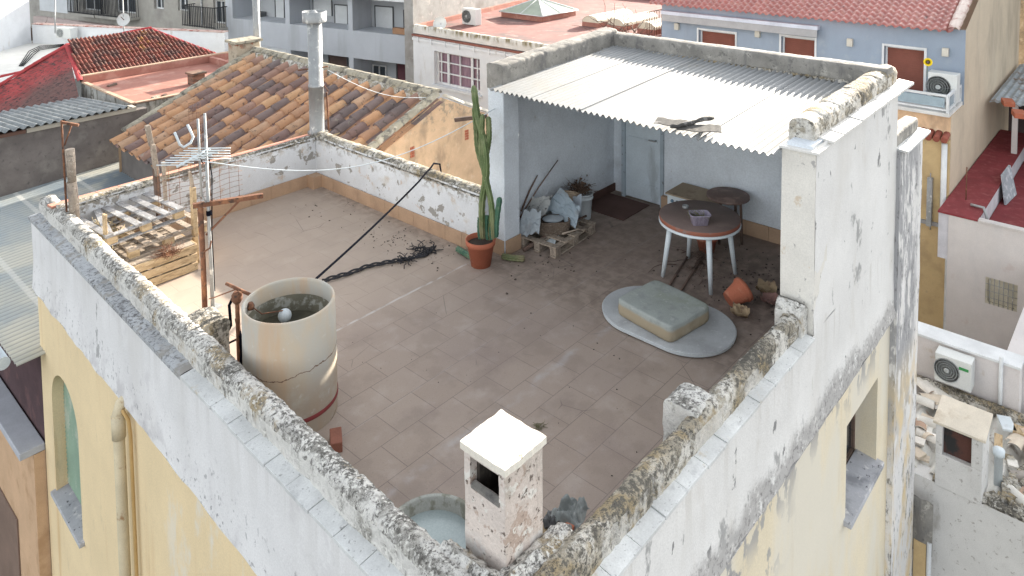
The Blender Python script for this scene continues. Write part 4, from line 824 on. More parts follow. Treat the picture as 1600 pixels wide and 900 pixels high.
# ---- pallets and posts in the left corner
pallet('grey weathered pallet lying tilted on top of the left-corner stack', (1.78, 7.72, .52), R_(1), (m_wood_g, m_wood_g, m_wood_y), nb=6, L=.96, W=1.5, tilt=Matrix.Rotation(R_(-4), 3, 'X') @ Matrix.Rotation(R_(-3), 3, 'Y'), bw=.085, skew={1: -.22}, group=None)
pallet('brown pallet lying under the grey pallet in the left corner', (1.98, 7.52, .345), R_(3), (m_wood, m_wood, m_wood_y), nb=6, L=1.0, W=1.3, bw=.08)
t = thing('slatted_crate', (1.85, 7.15, 0), 'tan slatted wooden crate standing on the floor at the bottom of the left-corner stack', 'crate')
b = MB()
for k in range(3): b.box(1.22, 2.27, 6.685, 6.705, .012 + k * .115, .108 + k * .115); b.box(2.26, 2.28, 6.71, 7.6, .012 + k * .115, .108 + k * .115)
b.build('side_boards', m_wood_y, t, bevel=.003)
b = MB()
for x in (1.25, 1.76, 2.20): b.box(x, x + .06, 6.708, 6.77, 0, .335)
b.box(1.22, 2.25, 7.56, 7.6, 0, .33)
b.build('corner_posts', m_wood, t)
b = MB()
for k in range(6): b.box(1.22, 2.25, 6.71 + k * .145, 6.83 + k * .145, .335, .346)
b.build('top_boards', m_wood, t)
b = MB(); c = bz(262, 392, .4); scrub(b, (c.x, c.y, .36), 130, .13, 4, th=.003, up=.5); tag(b.build('rusty_wire', m_rust), 'tangle of rusty brown wire and stalks hanging over the tan crate', 'wire')
b = MB(); scrub(b, (1.42, 7.35, .5), 90, .22, 5, th=.005, up=.5); tag(b.build('straw', mat('straw', (.50, .40, .24), vary=.3, vscale=20)), 'dry straw and stalks between the parapet and the pallets', 'straw')
b = MB(); q0, q1 = bz(155, 378, .60), None; b.beam((1.33, 7.05, .1), (1.33, 7.05, .93), .075, .03); tag(b.build('wooden_stake', m_wood_y, bevel=.003), 'short upright wooden stake between the parapet and the grey pallet', 'stake')
t = thing('wooden_post', (1.26, 7.9, 0), 'thick old wooden post with a rusty bracket standing at the far left parapet end', 'post')
b = MB(); b.tube([(1.27, 7.9, .3), (1.265, 7.9, .9), (1.25, 7.9, 1.14)], [.062, .058, .06], 10); b.tube([(1.26, 7.9, 1.10), (1.25, 7.91, 1.56)], [.05, .058], 8); b.build('timber', m_wood, t)
b = MB(); b.tube([(1.19, 7.93, .6), (1.18, 7.93, 1.94)], .013, 6); b.beam((1.18, 7.93, 1.92), (1.33, 7.80, 1.87), .03, .03); b.tube([(1.27, 7.86, 1.88), (1.20, 7.92, 1.62)], .009, 6); b.build('bracket', m_rust, t)
t = thing('wooden_post', (2.12, 7.85, 0), 'spliced wooden post with dark lower half, left edge of the wire mesh', 'post')
p0, p1, p2, p3 = by(249, 312, 7.85), by(243, 262, 7.85), by(237, 228, 7.85), by(230, 196, 7.85)
b = MB(); b.beam(Vector((p0.x, p0.y, .2)), p1, .06, .07); b.build('lower_half', m_wood_d, t, bevel=.004)
b = MB(); b.beam(p1 + Vector((0, -.03, -.1)), p2 + Vector((0, -.03, .03)), .085, .05); b.beam(p2, p3, .07, .055); b.build('upper_half', m_wood, t, bevel=.004)
b = MB(); b.beam((*by(260, 318, 7.5)[:2], .2), by(255, 253, 7.5), .045, .04); tag(b.build('wooden_stake', m_wood, bevel=.003), 'thin wooden stake with blunt top between the spliced post and the antenna', 'stake')
b = MB(); p0 = by(306, 396, 6.9); p1 = by(301, 292, 6.9); b.beam((p0.x, p0.y, 0), p1, .085, .05); tag(b.build('timber_plank', m_wood_y, bevel=.004), 'upright timber plank right behind the rusty iron post', 'plank')
b = MB(); p0 = by(303, 300, 6.9); b.beam(p0, by(296, 268, 6.9), .05, .03); tag(b.build('split_lath', m_wood), 'split lath wired to the top of the timber plank', 'lath')
# wire mesh
b = MB(); Y = 7.45
for i in range(9):
    x = 2.13 + (3.25 - 2.13) * i / 8; z0, z1 = .52, 1.36
    b.tube([(x, Y, .45), (x, Y + .01, 1.02 if i > 2 else 1.2)], .0028, 4)
for k in range(9): z = .47 + .072 * k; b.tube([(2.1 + i * .1, Y + .03 * math.sin(i * .8), z + .008 * math.sin(i + k)) for i in range(13)], .0028, 4)
for k in range(14): z = 1.02 + .07 * k; b.tube([(2.30 - .0 + i * .05, Y - .6, z + .18) for i in range(4)], .0025, 4)
for i in range(4): b.tube([(2.30 + i * .05, Y - .6, 1.2), (2.30 + i * .05, Y - .6, 2.1)], .0025, 4)
tag(b.build('wire_mesh', m_rust), 'rusty wire mesh stretched between the stakes behind the antenna', 'wire mesh')
# rusty gallows post
t = thing('iron_post', (1.88, 5.69, 0), 'rusty iron gallows post with a braced horizontal arm', 'post')
b = MB(); b.tube([(1.88, 5.69, 0), (1.88, 5.69, .6), (1.87, 5.69, 1.27)], [.032, .03, .034], 8); b.build('upright', m_rust, t)
b = MB(); b.beam((1.80, 5.72, 1.245), (2.50, 5.44, 1.225), .05, .05); b.build('arm', m_rust, t)
b = MB(); b.beam((2.26, 5.54, 1.21), (1.92, 5.68, .88), .02, .02); b.build('brace', m_rust, t)
b = MB(); b.tube([(1.86, 5.66, .70), (1.93, 5.62, .74), (1.95, 5.62, .82)], .010, 6); b.build('hook', m_rust, t)
# antenna
t = thing('tv_antenna', (1.96, 5.66, 0), 'grey television antenna with comb-like rods on a tall thin mast', 'antenna')
b = MB(); AX = Vector((1.96, 5.66, 0)); b.tube([AX, AX + Vector((-.01, 0, .9)), AX + Vector((-.015, 0, 2.28))], [.024, .02, .014], 10); b.obox(AX + Vector((0, 0, .01)), .09, .05, .01, .3); b.build('mast', m_galv, t)
b = MB(); b.tube([AX + Vector((-.09, -.01, 1.35)), AX + Vector((-.10, -.01, 2.24))], .014, 8); b.tube([AX + Vector((-.1, 0, 1.4)), AX + Vector((0, 0, 1.18))], .01, 6); b.build('second_mast', m_galv, t)
boom0, boom1 = AX + Vector((-.33, .05, 1.74)), AX + Vector((.02, -.04, 1.88))
b = MB(); b.tube([boom0, boom1], .014, 6)
d = Vector((.62, -.70, 0)).normalized()
b.build('boom', m_plastic_w, t)
for k in range(8):
    c = boom0.lerp(boom1, .05 + k * .13) + Vector((0, 0, .012)); L = .13 + .055 * k * .6
    b = MB(); b.tube([c - d * .24 - Vector((0, 0, .0)), c + d * (.10 + .02 * k)], .0065, 5); b.build('rod', m_plastic_w, t)
b = MB()
for k in range(5): b.tube([boom1 + d * .22 + Vector((0, 0, -.12 + .03 * k)), boom1 - d * .22 + Vector((0, 0, -.12 + .03 * k))], .006, 5)
b.build('reflector', m_plastic_w, t)
b = MB(); q = [by(273, 207, 5.7), by(281, 226, 5.7), by(287, 230, 5.7), by(298, 223, 5.7), by(302, 214, 5.7), by(293, 195, 5.7)]; b.tube(q, .014, 8); b.build('folded_dipole', m_plastic_w, t)
b = MB(); q = boom1 + Vector((-.05, 0, -.02)); b.tube([q, q + Vector((-.07, .02, -.05)), q + Vector((-.03, .03, -.14)), q + Vector((.03, 0, -.10)), q + Vector((.06, .01, -.3)), AX + Vector((.02, 0, .9)), AX + Vector((.028, 0, .2))], .007, 5); b.build('cable', m_black, t)
b = MB(); b.lathe(AX + Vector((-.008, 0, 1.1)), [(.022, 0), (.03, .01), (.03, .05), (.022, .06)], 10); b.build('clamp', m_black, t)
# ================================================================== NEIGHBOURS
class Fac:
    """a vertical facade: point A, horizontal unit direction D (u), inward normal"""
    def __init__(s, A, B):
        s.A = Vector((A[0], A[1], 0)); B = Vector((B[0], B[1], 0)); s.L = (B - s.A).length; s.D = (B - s.A).normalized()
        n = Vector((-s.D.y, s.D.x, 0)); s.n = n if n.dot(s.A - Vector((CAM.x, CAM.y, 0))) > 0 else -n
    def uz(s, x, y): q = bl(x, y, s.A, s.D); return (q - s.A).dot(s.D), q.z
    def P(s, u, z, d=0.0): q = s.A + s.D * u + s.n * d; return Vector((q.x, q.y, z))
    def box(s, mb, u0, u1, z0, z1, d0, d1):
        return mb.hexa([s.P(u0, z0, d0), s.P(u1, z0, d0), s.P(u1, z0, d1), s.P(u0, z0, d1), s.P(u0, z1, d0), s.P(u1, z1, d0), s.P(u1, z1, d1), s.P(u0, z1, d1)])
    def holed(s, mb, u0, u1, z0, z1, holes, depth, d=0.0):
        us = sorted({u0, u1} | {min(max(h[k], u0), u1) for h in holes for k in (0, 1)}); zs = sorted({z0, z1} | {min(max(h[k], z0), z1) for h in holes for k in (2, 3)})
        for a, b in zip(us[:-1], us[1:]):
            for c, e in zip(zs[:-1], zs[1:]):
                mu, mz = (a + b) / 2, (c + e) / 2
                if any(h[0] < mu < h[1] and h[2] < mz < h[3] for h in holes): continue
                mb.quad(s.P(a, c, d), s.P(b, c, d), s.P(b, e, d), s.P(a, e, d))
        for h in holes:
            a, b, c, e = h[:4]; dp = d + (h[4] if len(h) > 4 else depth)
            mb.quad(s.P(a, c, d), s.P(a, e, d), s.P(a, e, dp), s.P(a, c, dp)); mb.quad(s.P(b, c, d), s.P(b, e, d), s.P(b, e, dp), s.P(b, c, dp))
            mb.quad(s.P(a, c, d), s.P(b, c, d), s.P(b, c, dp), s.P(a, c, dp)); mb.quad(s.P(a, e, d), s.P(b, e, d), s.P(b, e, dp), s.P(a, e, dp))
    def rect(s, x0, y0, x1, y1, mode='l'):
        u0, z1 = s.uz(x0, y0); u1, z0 = s.uz(x1, y1); return min(u0, u1), max(u0, u1), min(z0, z1), max(z0, z1)
    def window(s, par, r, d, fm, pm, name='window', split=1, bars=0, t=.05, sub='pane'):
        a, b, c, e = r; m = MB()
        for q in ((a, a + t, c, e), (b - t, b, c, e), (a + t, b - t, c, c + t), (a + t, b - t, e - t, e)): s.box(m, *q, d - .04, d + .01)
        for k in range(1, split): u = a + (b - a) * k / split; s.box(m, u - t * .5, u + t * .5, c + t, e - t, d - .035, d + .005)
        for k in range(bars): z = c + (e - c) * (k + 1) / (bars + 1); s.box(m, a + t, b - t, z - t * .3, z + t * .3, d - .03, d + .004)
        o = m.build(name, fm, par); m = MB(); s.box(m, a + t * .9, b - t * .9, c + t * .9, e - t * .9, d + .008, d + .02); m.build(sub, pm, o); return o
    def shutter(s, par, r, d, fm, pm, slats=True):
        a, b, c, e = r; m = MB()
        for q in ((a, a + .04, c, e), (b - .04, b, c, e), (a + .04, b - .04, e - .05, e)): s.box(m, *q, d - .03, d + .02)
        o = m.build('window', fm, par); m = MB(); n = max(2, int((e - c - .05) / .055)); h_ = (e - .05 - c) / n
        for k in range(n): s.box(m, a + .04, b - .04, c + k * h_, c + (k + .86) * h_, d, d + .02)
        s.box(m, a + .04, b - .04, c, e - .05, d + .012, d + .03)
        m.build('roller_shutter', pm, o); return o
def roof_tiles(mb, fn, cols, rows, pitch, expo, r, mp=None, seg=5, jit=.006, pan=True):
    """barrel tiles; fn(u metres across, v metres down) -> point on the roof plane and its up normal; vrange through mp(u)->(v0,v1)"""
    for i in range(cols):
        u = (i + .5) * pitch; v0, v1 = mp(u) if mp else (0, rows * expo)
        n = max(0, int(round((v1 - v0) / expo)))
        for j in range(n):
            for kind in ((0, 1) if pan else (0,)):
                uu = u + (pitch / 2 if kind else 0) + random.uniform(-jit, jit)
                a = v0 + j * expo - .04; c = v0 + (j + 1) * expo + random.uniform(-.012, .012); base = len(mb.v); tw = random.uniform(-.012, .012)
                for e, (vv, rr, hh) in enumerate(((a, r * .84, .0), (c, r, .022))):
                    for k in range(seg + 1):
                        t = math.pi * k / seg; P, nn, du = fn(uu + tw * e, vv)
                        off = du * (rr * math.cos(t)) + nn * ((rr * 1.05 * math.sin(t) + hh + .02) if not kind else (-rr * .5 * math.sin(t) + .02 + hh))
                        mb.v.append(P + off)
                for e in range(seg): mb.f.append([base + e, base + e + 1, base + seg + 2 + e, base + seg + 1 + e]); mb.sm.append(True)
                if not kind:   # visible lower lip
                    b2 = len(mb.v)
                    for k in range(seg + 1): P, nn, du = fn(uu + tw, c); t = math.pi * k / seg; mb.v.append(P + du * (r * .8 * math.cos(t)) + nn * (r * .8 * .95 * math.sin(t) + .034))
                    for e in range(seg): mb.f.append([base + seg + 1 + e, base + seg + 2 + e, b2 + e + 1, b2 + e]); mb.sm.append(False)
def plane_fn(O, du, dv):   # du unit across, dv unit down-slope
    nn = du.cross(dv).normalized(); nn = nn if nn.z > 0 else -nn
    return lambda u, v: (O + du * u + dv * v, nn, du)
m_glass = mat('window_glass', (.05, .06, .07), rough=.12, spec=.6, bump=0, fine=0)
m_frame_w = mat('white_window_frame', (.62, .64, .65), bump=0)
m_shut_w = mat('white_roller_shutter', (.58, .61, .63), vary=.05, bump=0)
# ---------------------------------------------------------------- brown tiled house behind the terrace
TY0, TY1, TXR, TZR, TSL = 7.6, 14.3, 7.3, 1.0, .41
th = thing('tiled_house', (5.9, 11, -9), 'house with a brown barrel-tile roof and peach gable wall just behind the terrace', 'house')
TILES = [(.50, .29, .17), (.46, .27, .165), (.22, .15, .135), (.54, .33, .19), (.17, .135, .13), (.46, .30, .20), (.32, .20, .155), (.52, .30, .17), (.21, .16, .15), (.42, .25, .16)]
m_tile = mat('old_barrel_tiles', (.3, .2, .1), [((.33, .30, .25), 7, .60, .70, {'amt': .6}), ((.06, .055, .05), 12, .58, .68, {'amt': .7})], island=TILES, vary=.15, bump=.5)
dv = Vector((-1, 0, -TSL)).normalized(); slope_len = 3.35 * math.sqrt(1 + TSL ** 2)
b = MB(); fn = plane_fn(Vector((TXR - .05, TY1 - .1, TZR)), Vector((0, -1, 0)), dv)
def rng(u): y = TY1 - .1 - u; return (0.02, slope_len if y > 8.55 else 2.0)
roof_tiles(b, fn, 18, 10, .37, .36, .105, rng)
rt = b.build('roof_tiles', m_tile, th)
b = MB(); b.quad((TXR, TY0 + .02, TZR - .04), (TXR, TY1, TZR - .04), (4.0, TY1, TZR - .04 - 3.3 * TSL), (4.0, TY0 + .02, TZR - .04 - 3.3 * TSL))
b.v[-1] = Vector((5.3, TY0 + .02, TZR - .04 - 2 * TSL)); b.quad((TXR, TY0, TZR - .02), (TXR, TY1, TZR - .02), (9.4, TY1, TZR - .9), (9.4, TY0, TZR - .9))
b.build('roof_deck', m_mortar, th)
m_peach = mat('peach_render', (.60, .42, .27), [((.38, .27, .18), 2.2, .5, .7, {'st': (1, 1, .5)}), ((.26, .22, .17), 7, .5, .62, {'reg': [('z', .35, .75)], 'wob': .3, 'amt': .8}), ((.66, .56, .42), 5, .56, .7, {'amt': .5})], vary=.12, bump=.4)
b = MB(); b.add([(5.2, TY0, -3), (9.4, TY0, -3), (9.4, TY0, TZR - .93), (TXR, TY0, TZR + .05), (5.2, TY0, TZR - 2.1 * TSL)], [(0, 1, 2, 3, 4)]); b.add([(5.2, TY0 + .2, -3), (9.4, TY0 + .2, -3), (9.4, TY0 + .2, TZR - .9), (TXR, TY0 + .2, TZR + .02), (5.2, TY0 + .2, TZR - 2.1 * TSL)], [(0, 1, 2, 3, 4)])
b.quad((9.4, TY0, -9), (9.4, TY1, -9), (9.4, TY1, .1), (9.4, TY0, .1));  b.quad((4.1, TY1, -9), (9.4, TY1, -9), (TXR, TY1, TZR), (4.1, TY1, -.35))
b.build('wall', m_peach, th)
b = MB(); b.quad((4.15, 8.5, -9), (4.15, TY1, -9), (4.15, TY1, -.33), (4.15, 8.5, -.33)); b.build('grey_side_wall', mat('dark_grey_render', (.17, .155, .145), vary=.2, bump=.5), th)
def ridge_caps(b, p, q, r=.10, L=.36, th_=.1):
    p, q = Vector(p), Vector(q); n = max(1, round((q - p).length / L)); d = (q - p).normalized(); s_ = Vector((d.y, -d.x, 0)).normalized(); up_ = s_.cross(d); up_ = up_ if up_.z > 0 else -up_
    for i in range(n):
        a = p.lerp(q, i / n); c = p.lerp(q, (i + 1) / n) + d * .03; base = len(b.v); z = random.uniform(-.006, .008)
        for (P, rr) in ((a, r * 1.05), (c, r * .9)):
            for k in range(7): t = math.pi * k / 6; b.v.append(P + s_ * rr * math.cos(t) + up_ * (rr * .75 * math.sin(t) + z))
        for k in range(6): b.f.append([base + k, base + k + 1, base + 8 + k, base + 7 + k]); b.sm.append(True)
        b.f.append([base + k for k in range(7)]); b.sm.append(False)
m_cap = mat('weathered_ridge_tiles', (.36, .33, .26), [((.16, .15, .13), 6, .5, .62, {}), ((.50, .46, .38), 9, .56, .68, {})], vary=.25, bump=.7, bdist=.01)
b = MB(); ridge_caps(b, (TXR, TY0 + .1, TZR + .10), (TXR, TY1, TZR + .10), .12, .48); ridge_caps(b, (5.2, TY0 + .09, TZR - 2.1 * TSL + .1), (TXR - .05, TY0 + .09, TZR + .08), .105, .4); ridge_caps(b, (4.2, TY1 - .05, TZR - 3.1 * TSL + .08), (TXR - .1, TY1 - .05, TZR + .06), .10, .5)
b.build('ridge_tiles', m_cap, th)
b = MB(); rough_bar(b, [(TXR - .1, TY0 + .15, TZR - .03), (TXR - .1, TY1, TZR - .03)], .16, .13, step=.06, amp=.02, off=90); b.build('ridge_mortar', m_lichen_y, th)
b = MB()
ridge_caps(b, (TXR + .15, TY0 + .06, TZR + .02), (9.3, TY0 + .06, TZR - .88), .07, .5); b.build('verge_coping', mat('cream_coping', (.62, .58, .50), vary=.1), th)
for (x, y) in ((644, 238), (729, 211)):
    q = by(x, y, TY0); b = MB()
    for i in range(2):
        for j in range(4): b.box(q.x - .045 + i * .05, q.x - .005 + i * .05, TY0 - .012, TY0 + .02, q.z - .09 + j * .05, q.z - .05 + j * .05)
    b.build('vent', m_terra, th)
# little chimney and pipe at the far end of its ridge
q = by(378, 92, 14.6); b = MB(); b.box(6.85, 7.45, 14.3, 14.75, -.5, 1.28); c = b.build('chimney', mat('tan_render', (.42, .36, .28), [((.30, .13, .08), 6, .5, .56, {'reg': [('z', 1.1, 1.25)]}), ((.22, .19, .15), 5, .5, .65, {})]), th, bevel=.02)
b = MB(); b.hexa([(6.8, 14.24, 1.30), (7.5, 14.24, 1.30), (7.5, 14.8, 1.30), (6.8, 14.8, 1.30), (6.8, 14.24, 1.36), (7.5, 14.24, 1.36), (7.5, 14.8, 1.36), (6.8, 14.8, 1.36)]); b.build('cap', m_cap, c)
fp = by(402, 75, 14.9); b = MB(); b.lathe((fp.x, 14.9, .6), [(.085, 0), (.085, 1.72)], 16); b.lathe((fp.x, 14.9, 2.36), [(.16, 0), (.16, .015), (.03, .07)], 18); b.lathe((fp.x, 14.9, 2.3), [(.02, 0), (.02, .08)], 6); b.build('flue_pipe', m_galv, th)
# ---------------------------------------------------------------- left neighbour: translucent roof, gutter, wall
ln = thing('left_neighbour_house', (.8, 12, -9), 'low house on the left with a translucent ribbed roof, white gutter and dark maroon wall', 'house')
def NZ(x): return -1.26 + .055 * (x - .7)
b = MB()
def nroof(u, v):
    y = 8.5 + 6.5 * u; x = .7 + 6 * v; return Vector((x, y, NZ(x) + .013 * math.sin(y * 2 * math.pi / .115)))
b.slab(nroof, 340, 10, (0, 0, -.01))
def poly_mat():
    t = NT('translucent_ribbed_sheet'); n = t.mapr(t.axis('x'), 1.8, 3.2); m = t.mapr(t.noise(.9, 6, st=(1, .5, 1)), .35, .7)
    c = t.mix(m, (.44, .44, .39), (.30, .345, .37)); c = t.mix(t.math('MULTIPLY', n, t.mapr(t.axis('y'), 9.5, 11, .4, 1)), c, (.20, .245, .28)); c = t.mix(t.math('MULTIPLY', t.mapr(t.noise(.7, 4, loc=(3, 0, 0)), .45, .6), .6), c, (.60, .57, .47))
    w_ = t.math('SINE', t.math('MULTIPLY', t.axis('y'), 2 * math.pi / .115)); c = t.mix(t.mapr(w_, .0, -.9, 0, .55), c, (.20, .21, .20))
    for x0 in (1.35, 2.35, 3.4): c = t.mix(t.mapr(t.math('ABSOLUTE', t.math('SUBTRACT', t.axis('x'), x0)), .05, .03, 0, .5), c, (.62, .62, .58))
    t.put(t.b.inputs['Base Color'], c); t.b.inputs['Roughness'].default_value = .5; return t.m
b.build('ribbed_roof', poly_mat(), ln)
b = MB(); G0, G1 = bz(46, 580, -1.36), None
gy0 = 8.80; pts = [(.64, gy0, -1.36), (.64, 15, -1.36)]
b.slab(lambda u, v: Vector((.62 + .085 * math.cos(math.pi + math.pi * u), gy0 + 6 * v, -1.32 - .085 * math.sin(math.pi * u))), 10, 4, (0, 0, .006)); b.lathe((.62, gy0, -1.32), [(.085, 0), (.085, .01)], 20, M=Matrix.Rotation(math.pi / 2, 3, 'X'))
b.build('gutter', m_plastic_w, ln)
m_maroon = mat('dark_maroon_wall', (.075, .045, .05), [((.13, .07, .07), 3, .5, .7, {})], vary=.2)
b = MB(); b.quad((1.06, 8.76, -9), (1.06, 16, -9), (1.06, 16, -1.3), (1.06, 8.76, -1.3)); b.build('front_wall', m_maroon, ln)
# its lower cornice and peach wall that stand further out
lo = Fac((.62, 8.82), (.62, 16)); 
ca = bx(58, 742, .80)
b = MB(); b.box(.74, 1.04, 8.77, 16, ca.z - .06, ca.z + .04); b.build('cornice', mat('grey_cornice', (.42, .44, .48), vary=.1), ln, bevel=.01)
b = MB(); b.box(.90, 1.04, 8.77, 16, -9, ca.z - .065); b.build('lower_wall', mat('peach_wall', (.56, .38, .24), [((.45, .29, .17), 3, .5, .7, {})], vary=.08), ln)
b = MB(); b.box(.88, .898, 9.7, 12.5, -9, ca.z - 1.5); b.build('garage_door', mat('speckled_brown_panel', (.20, .14, .11)), ln)
# ---------------------------------------------------------------- grey wall building with corrugated roof
gw = thing('grey_walled_shed', (3, 16, -9), 'building with a rough grey-brown wall and dark corrugated roof on the left', 'building')
m_gwall = mat('rough_grey_brown_render', (.17, .15, .14), [((.24, .22, .2), 2, .5, .7, {}), ((.11, .1, .095), 9, .55, .7, {})], vary=.2, bump=.6, bdist=.01)
b = MB(); b.box(.9, 5.0, 15, 15.2, -9, .02); b.build('wall', m_gwall, gw)
b = MB(); b.box(2.6, 4.75, 14.95, 15.22, .02, .11); b.box(.9, 2.59, 14.97, 15.2, .02, .09); b.build('lintel_beam', mat('cream_beam', (.48, .44, .37), [((.16, .09, .07), 0, 0, 0, {'reg': [('x', 2.61, 2.58)]})]), gw)
b = MB(); b.slab(lambda u, v: Vector((.9 + 3.72 * u, 14.85 + 3.1 * v, .17 - .31 * v + .026 * math.sin((.9 + 3.72 * u) * 2 * math.pi / .16))), 260, 6, (0, 0, -.012))
b.build('corrugated_roof', mat('dark_corrugated_sheet', (.17, .19, .20), [((.30, .31, .31), 4, .5, .7, {'st': (3, .6, 1)}), ((.12, .12, .12), 6, .55, .7, {})], vary=.2, rough=.6, bump=.2), gw)
# ---------------------------------------------------------------- red flat terrace with brick stub, hip roof house
rt_ = thing('red_terrace_building', (6.5, 17, -9), 'grey walled building with a small pinkish-red flat roof terrace behind the grey wall', 'building')
m_redf = mat('red_roof_paint', (.34, .155, .12), [((.42, .23, .185), 2, .5, .65, {}), ((.36, .16, .12), 5, .55, .7, {'amt': .6})], vary=.1)
m_stain = mat('stained_grey_wall', (.36, .36, .34), [((.15, .14, .12), 5, .5, .62, {'st': (1, 1, .25)}), ((.52, .51, .47), 7, .55, .65, {})], vary=.2)
b = MB(); b.box(4.93, 9.2, 15.68, 18.9, -9, -.02); b.build('wall', m_stain, rt_)
b = MB(); b.box(4.93, 9.2, 15.68, 18.9, -.015, -.0); b.box(4.93, 9.2, 18.80, 18.9, 0.002, .19); b.box(8.3, 8.42, 15.7, 18.79, .002, .17); b.build('roof_slab', m_redf, rt_)
b = MB(); b.box(4.90, 9.2, 18.80, 18.93, .192, .22); b.box(4.9, 5.0, 15.65, 18.9, .003, .045); b.box(5.0, 9.2, 15.65, 15.75, .003, .03); b.build('coping', mat('ochre_coping', (.46, .33, .24), vary=.2), rt_)
q = bz(307, 131, .0); b = MB(); b.box(q.x - .16, q.x + .16, q.y - .16, q.y + .16, .0, .26); b.box(q.x - .20, q.x + .20, q.y - .2, q.y + .2, .262, .32); tag(b.build('brick_stub', mat('brown_brick', (.20, .12, .085), [((.08, .06, .05), 8, .5, .56, {'st': (.3, .3, 3)})]), bevel=.01), 'small brown brick stub standing alone on the pinkish-red roof terrace', 'brick stub')
for (x, y, sx, lab) in ((175, 133, .12, 'broken tile bits by the left edge of the pinkish roof terrace'), (243, 152, .09, 'white scrap on the near side of the pinkish roof terrace'), (257, 149, .05, 'brown scrap on the near side of the pinkish roof terrace')):
    q = bz(x, y, .02); b = MB(); b.obox(q, sx, .05, .02, .4); b.obox(q + Vector((sx * .7, .05, 0)), sx * .5, .04, .025, 1.1); tag(b.build('roof_scrap', m_cap if 'white' in lab else m_wood_d), lab, 'scrap')
hp = thing('red_hip_roof_house', (5, 20, -9), 'house with a red hipped tile roof, ochre patch near its ridge', 'house')
A0, A1 = Vector((5.15, 20.7, .73)), Vector((7.42, 20.7, .92)); B0, B1 = Vector((4.9, 18.95, .02)), Vector((8.9, 18.95, .02))
m_hip = mat('red_hip_tiles', (.20, .065, .05), [((.10, .055, .05), 3, .45, .6, {}), ((.33, .18, .05), 1.4, .50, .58, {'reg': [('x', 6.2, 6.5), ('x', 7.6, 7.2), ('y', 19.6, 20.0)]}), ((.34, .20, .15), 12, .55, .66, {})], vary=.25, bump=.4)
m_hipred = mat('red_painted_tiles', (.40, .055, .06), [((.28, .10, .09), 6, .5, .7, {'amt': .5})], vary=.15)
def trap(b, P0, P1, Q0, Q1, pitch, expo, r, mode=0):
    """barrel-tiled trapezoid: ridge P0-P1, eave Q0-Q1; columns run down the fall line"""
    du = (Q1 - Q0).normalized(); nn = (P1 - Q0).cross(Q1 - Q0).normalized(); nn = nn if nn.z > 0 else -nn
    dvv = du.cross(nn).normalized(); dvv = dvv if dvv.z < 0 else -dvv
    H = -(P0 - Q0).dot(dvv); a0 = (P0 - Q0).dot(du); a1 = (P1 - Q0).dot(du); L = (Q1 - Q0).dot(du)
    O = Q0 - dvv * H; n = int(L / pitch); H1 = H
    def rg(u):
        v0 = 0
        if u < a0: v0 = H * (1 - u / a0)
        if u > a1: v0 = H * (1 - (L - u) / max(.01, L - a1))
        return (v0, H)
    roof_tiles(b, lambda u, v: (O + du * u + dvv * v, nn, du), n, 0, pitch, expo, r, rg, seg=4)
    b.quad(P0 - nn * .02, P1 - nn * .02, Q1 - nn * .02, Q0 - nn * .02)
b = MB(); trap(b, A0, A1, B0, B1, .108, .24, .034); b.build('main_slope_tiles', m_hip, hp)
B0b = bz(126, 165, -.35); C0 = bz(-60, 190, -.75); C1 = bz(-60, 172, -.5)
b = MB(); b.grid(lambda u, v: (lambda P: P + Vector((0, 0, .03 * abs(math.sin(math.pi * (P.y - 18.7) / .17)) + .02 * ((P.x * 4) % 1))))(A0.lerp(A0.lerp(C1, .999), v).lerp(B0b.lerp(C0, v), u)), 60, 60)
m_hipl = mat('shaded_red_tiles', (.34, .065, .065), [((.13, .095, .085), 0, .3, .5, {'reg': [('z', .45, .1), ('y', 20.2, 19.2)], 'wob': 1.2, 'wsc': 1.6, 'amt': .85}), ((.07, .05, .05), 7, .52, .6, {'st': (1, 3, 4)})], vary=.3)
b.build('left_slope_tiles', m_hipl, hp)
b = MB(); ridge_caps(b, A0 + Vector((0, 0, .03)), B0 + Vector((0, 0, .04)), .075, .22); ridge_caps(b, A0 + Vector((0, 0, .02)), A1 + Vector((0, 0, .03)), .07, .24); ridge_caps(b, A1, B1, .06, .26); ridge_caps(b, C1 + Vector((0, 0, .05)), A0 + Vector((0, 0, .03)), .07, .24); b.build('ridge_tiles', m_hipred, hp)
b = MB(); b.quad((4.9, 18.95, -9), (8.9, 18.95, -9), B1, B0); b.quad((3, 18.9, -9), (3, 21, -9), C1, C0); b.quad(A1, B1, (8.9, 18.95, -6), (7.42, 20.7, -6)); b.build('wall', m_stain, hp)
# ---------------------------------------------------------------- white house upper left
wh = thing('white_house', (5, 27, -9), 'bright white house with a walled roof terrace in the upper left corner', 'house')
m_wh = mat('white_house_render', (.66, .68, .70), [((.45, .42, .38), 4, .6, .72, {'amt': .6, 'st': (1, 1, .4)})], vary=.05)
WZ = -.35; wf = Fac(bz(50, 38, .35)[:2], bz(235, 46, .35)[:2])
b = MB(); wf.box(b, -.0, wf.L + 3, -9, .35, 0, .2); k0, k1 = bz(49, 66, WZ), bz(-60, 98, WZ); k2 = k1 + Vector((-2, 9, 0)); k3 = k0 + Vector((-.5, 6, 0)); b.hexa([Vector((q.x, q.y, -9)) for q in (k1, k0, k3, k2)] + [Vector((q.x, q.y, 6)) for q in (k1, k0, k3, k2)])
b.build('wall', m_wh, wh)
b = MB(); b.add([(1.0, 21.3, WZ), (9.5, 21.3, WZ), (9.5, 25, WZ), tuple(wf.P(0, WZ)), (.5, 30, WZ)], [(0, 1, 2, 3, 4)]); b.build('terrace_slab', mat('white_terrace_floor', (.60, .60, .58), vary=.08), wh)
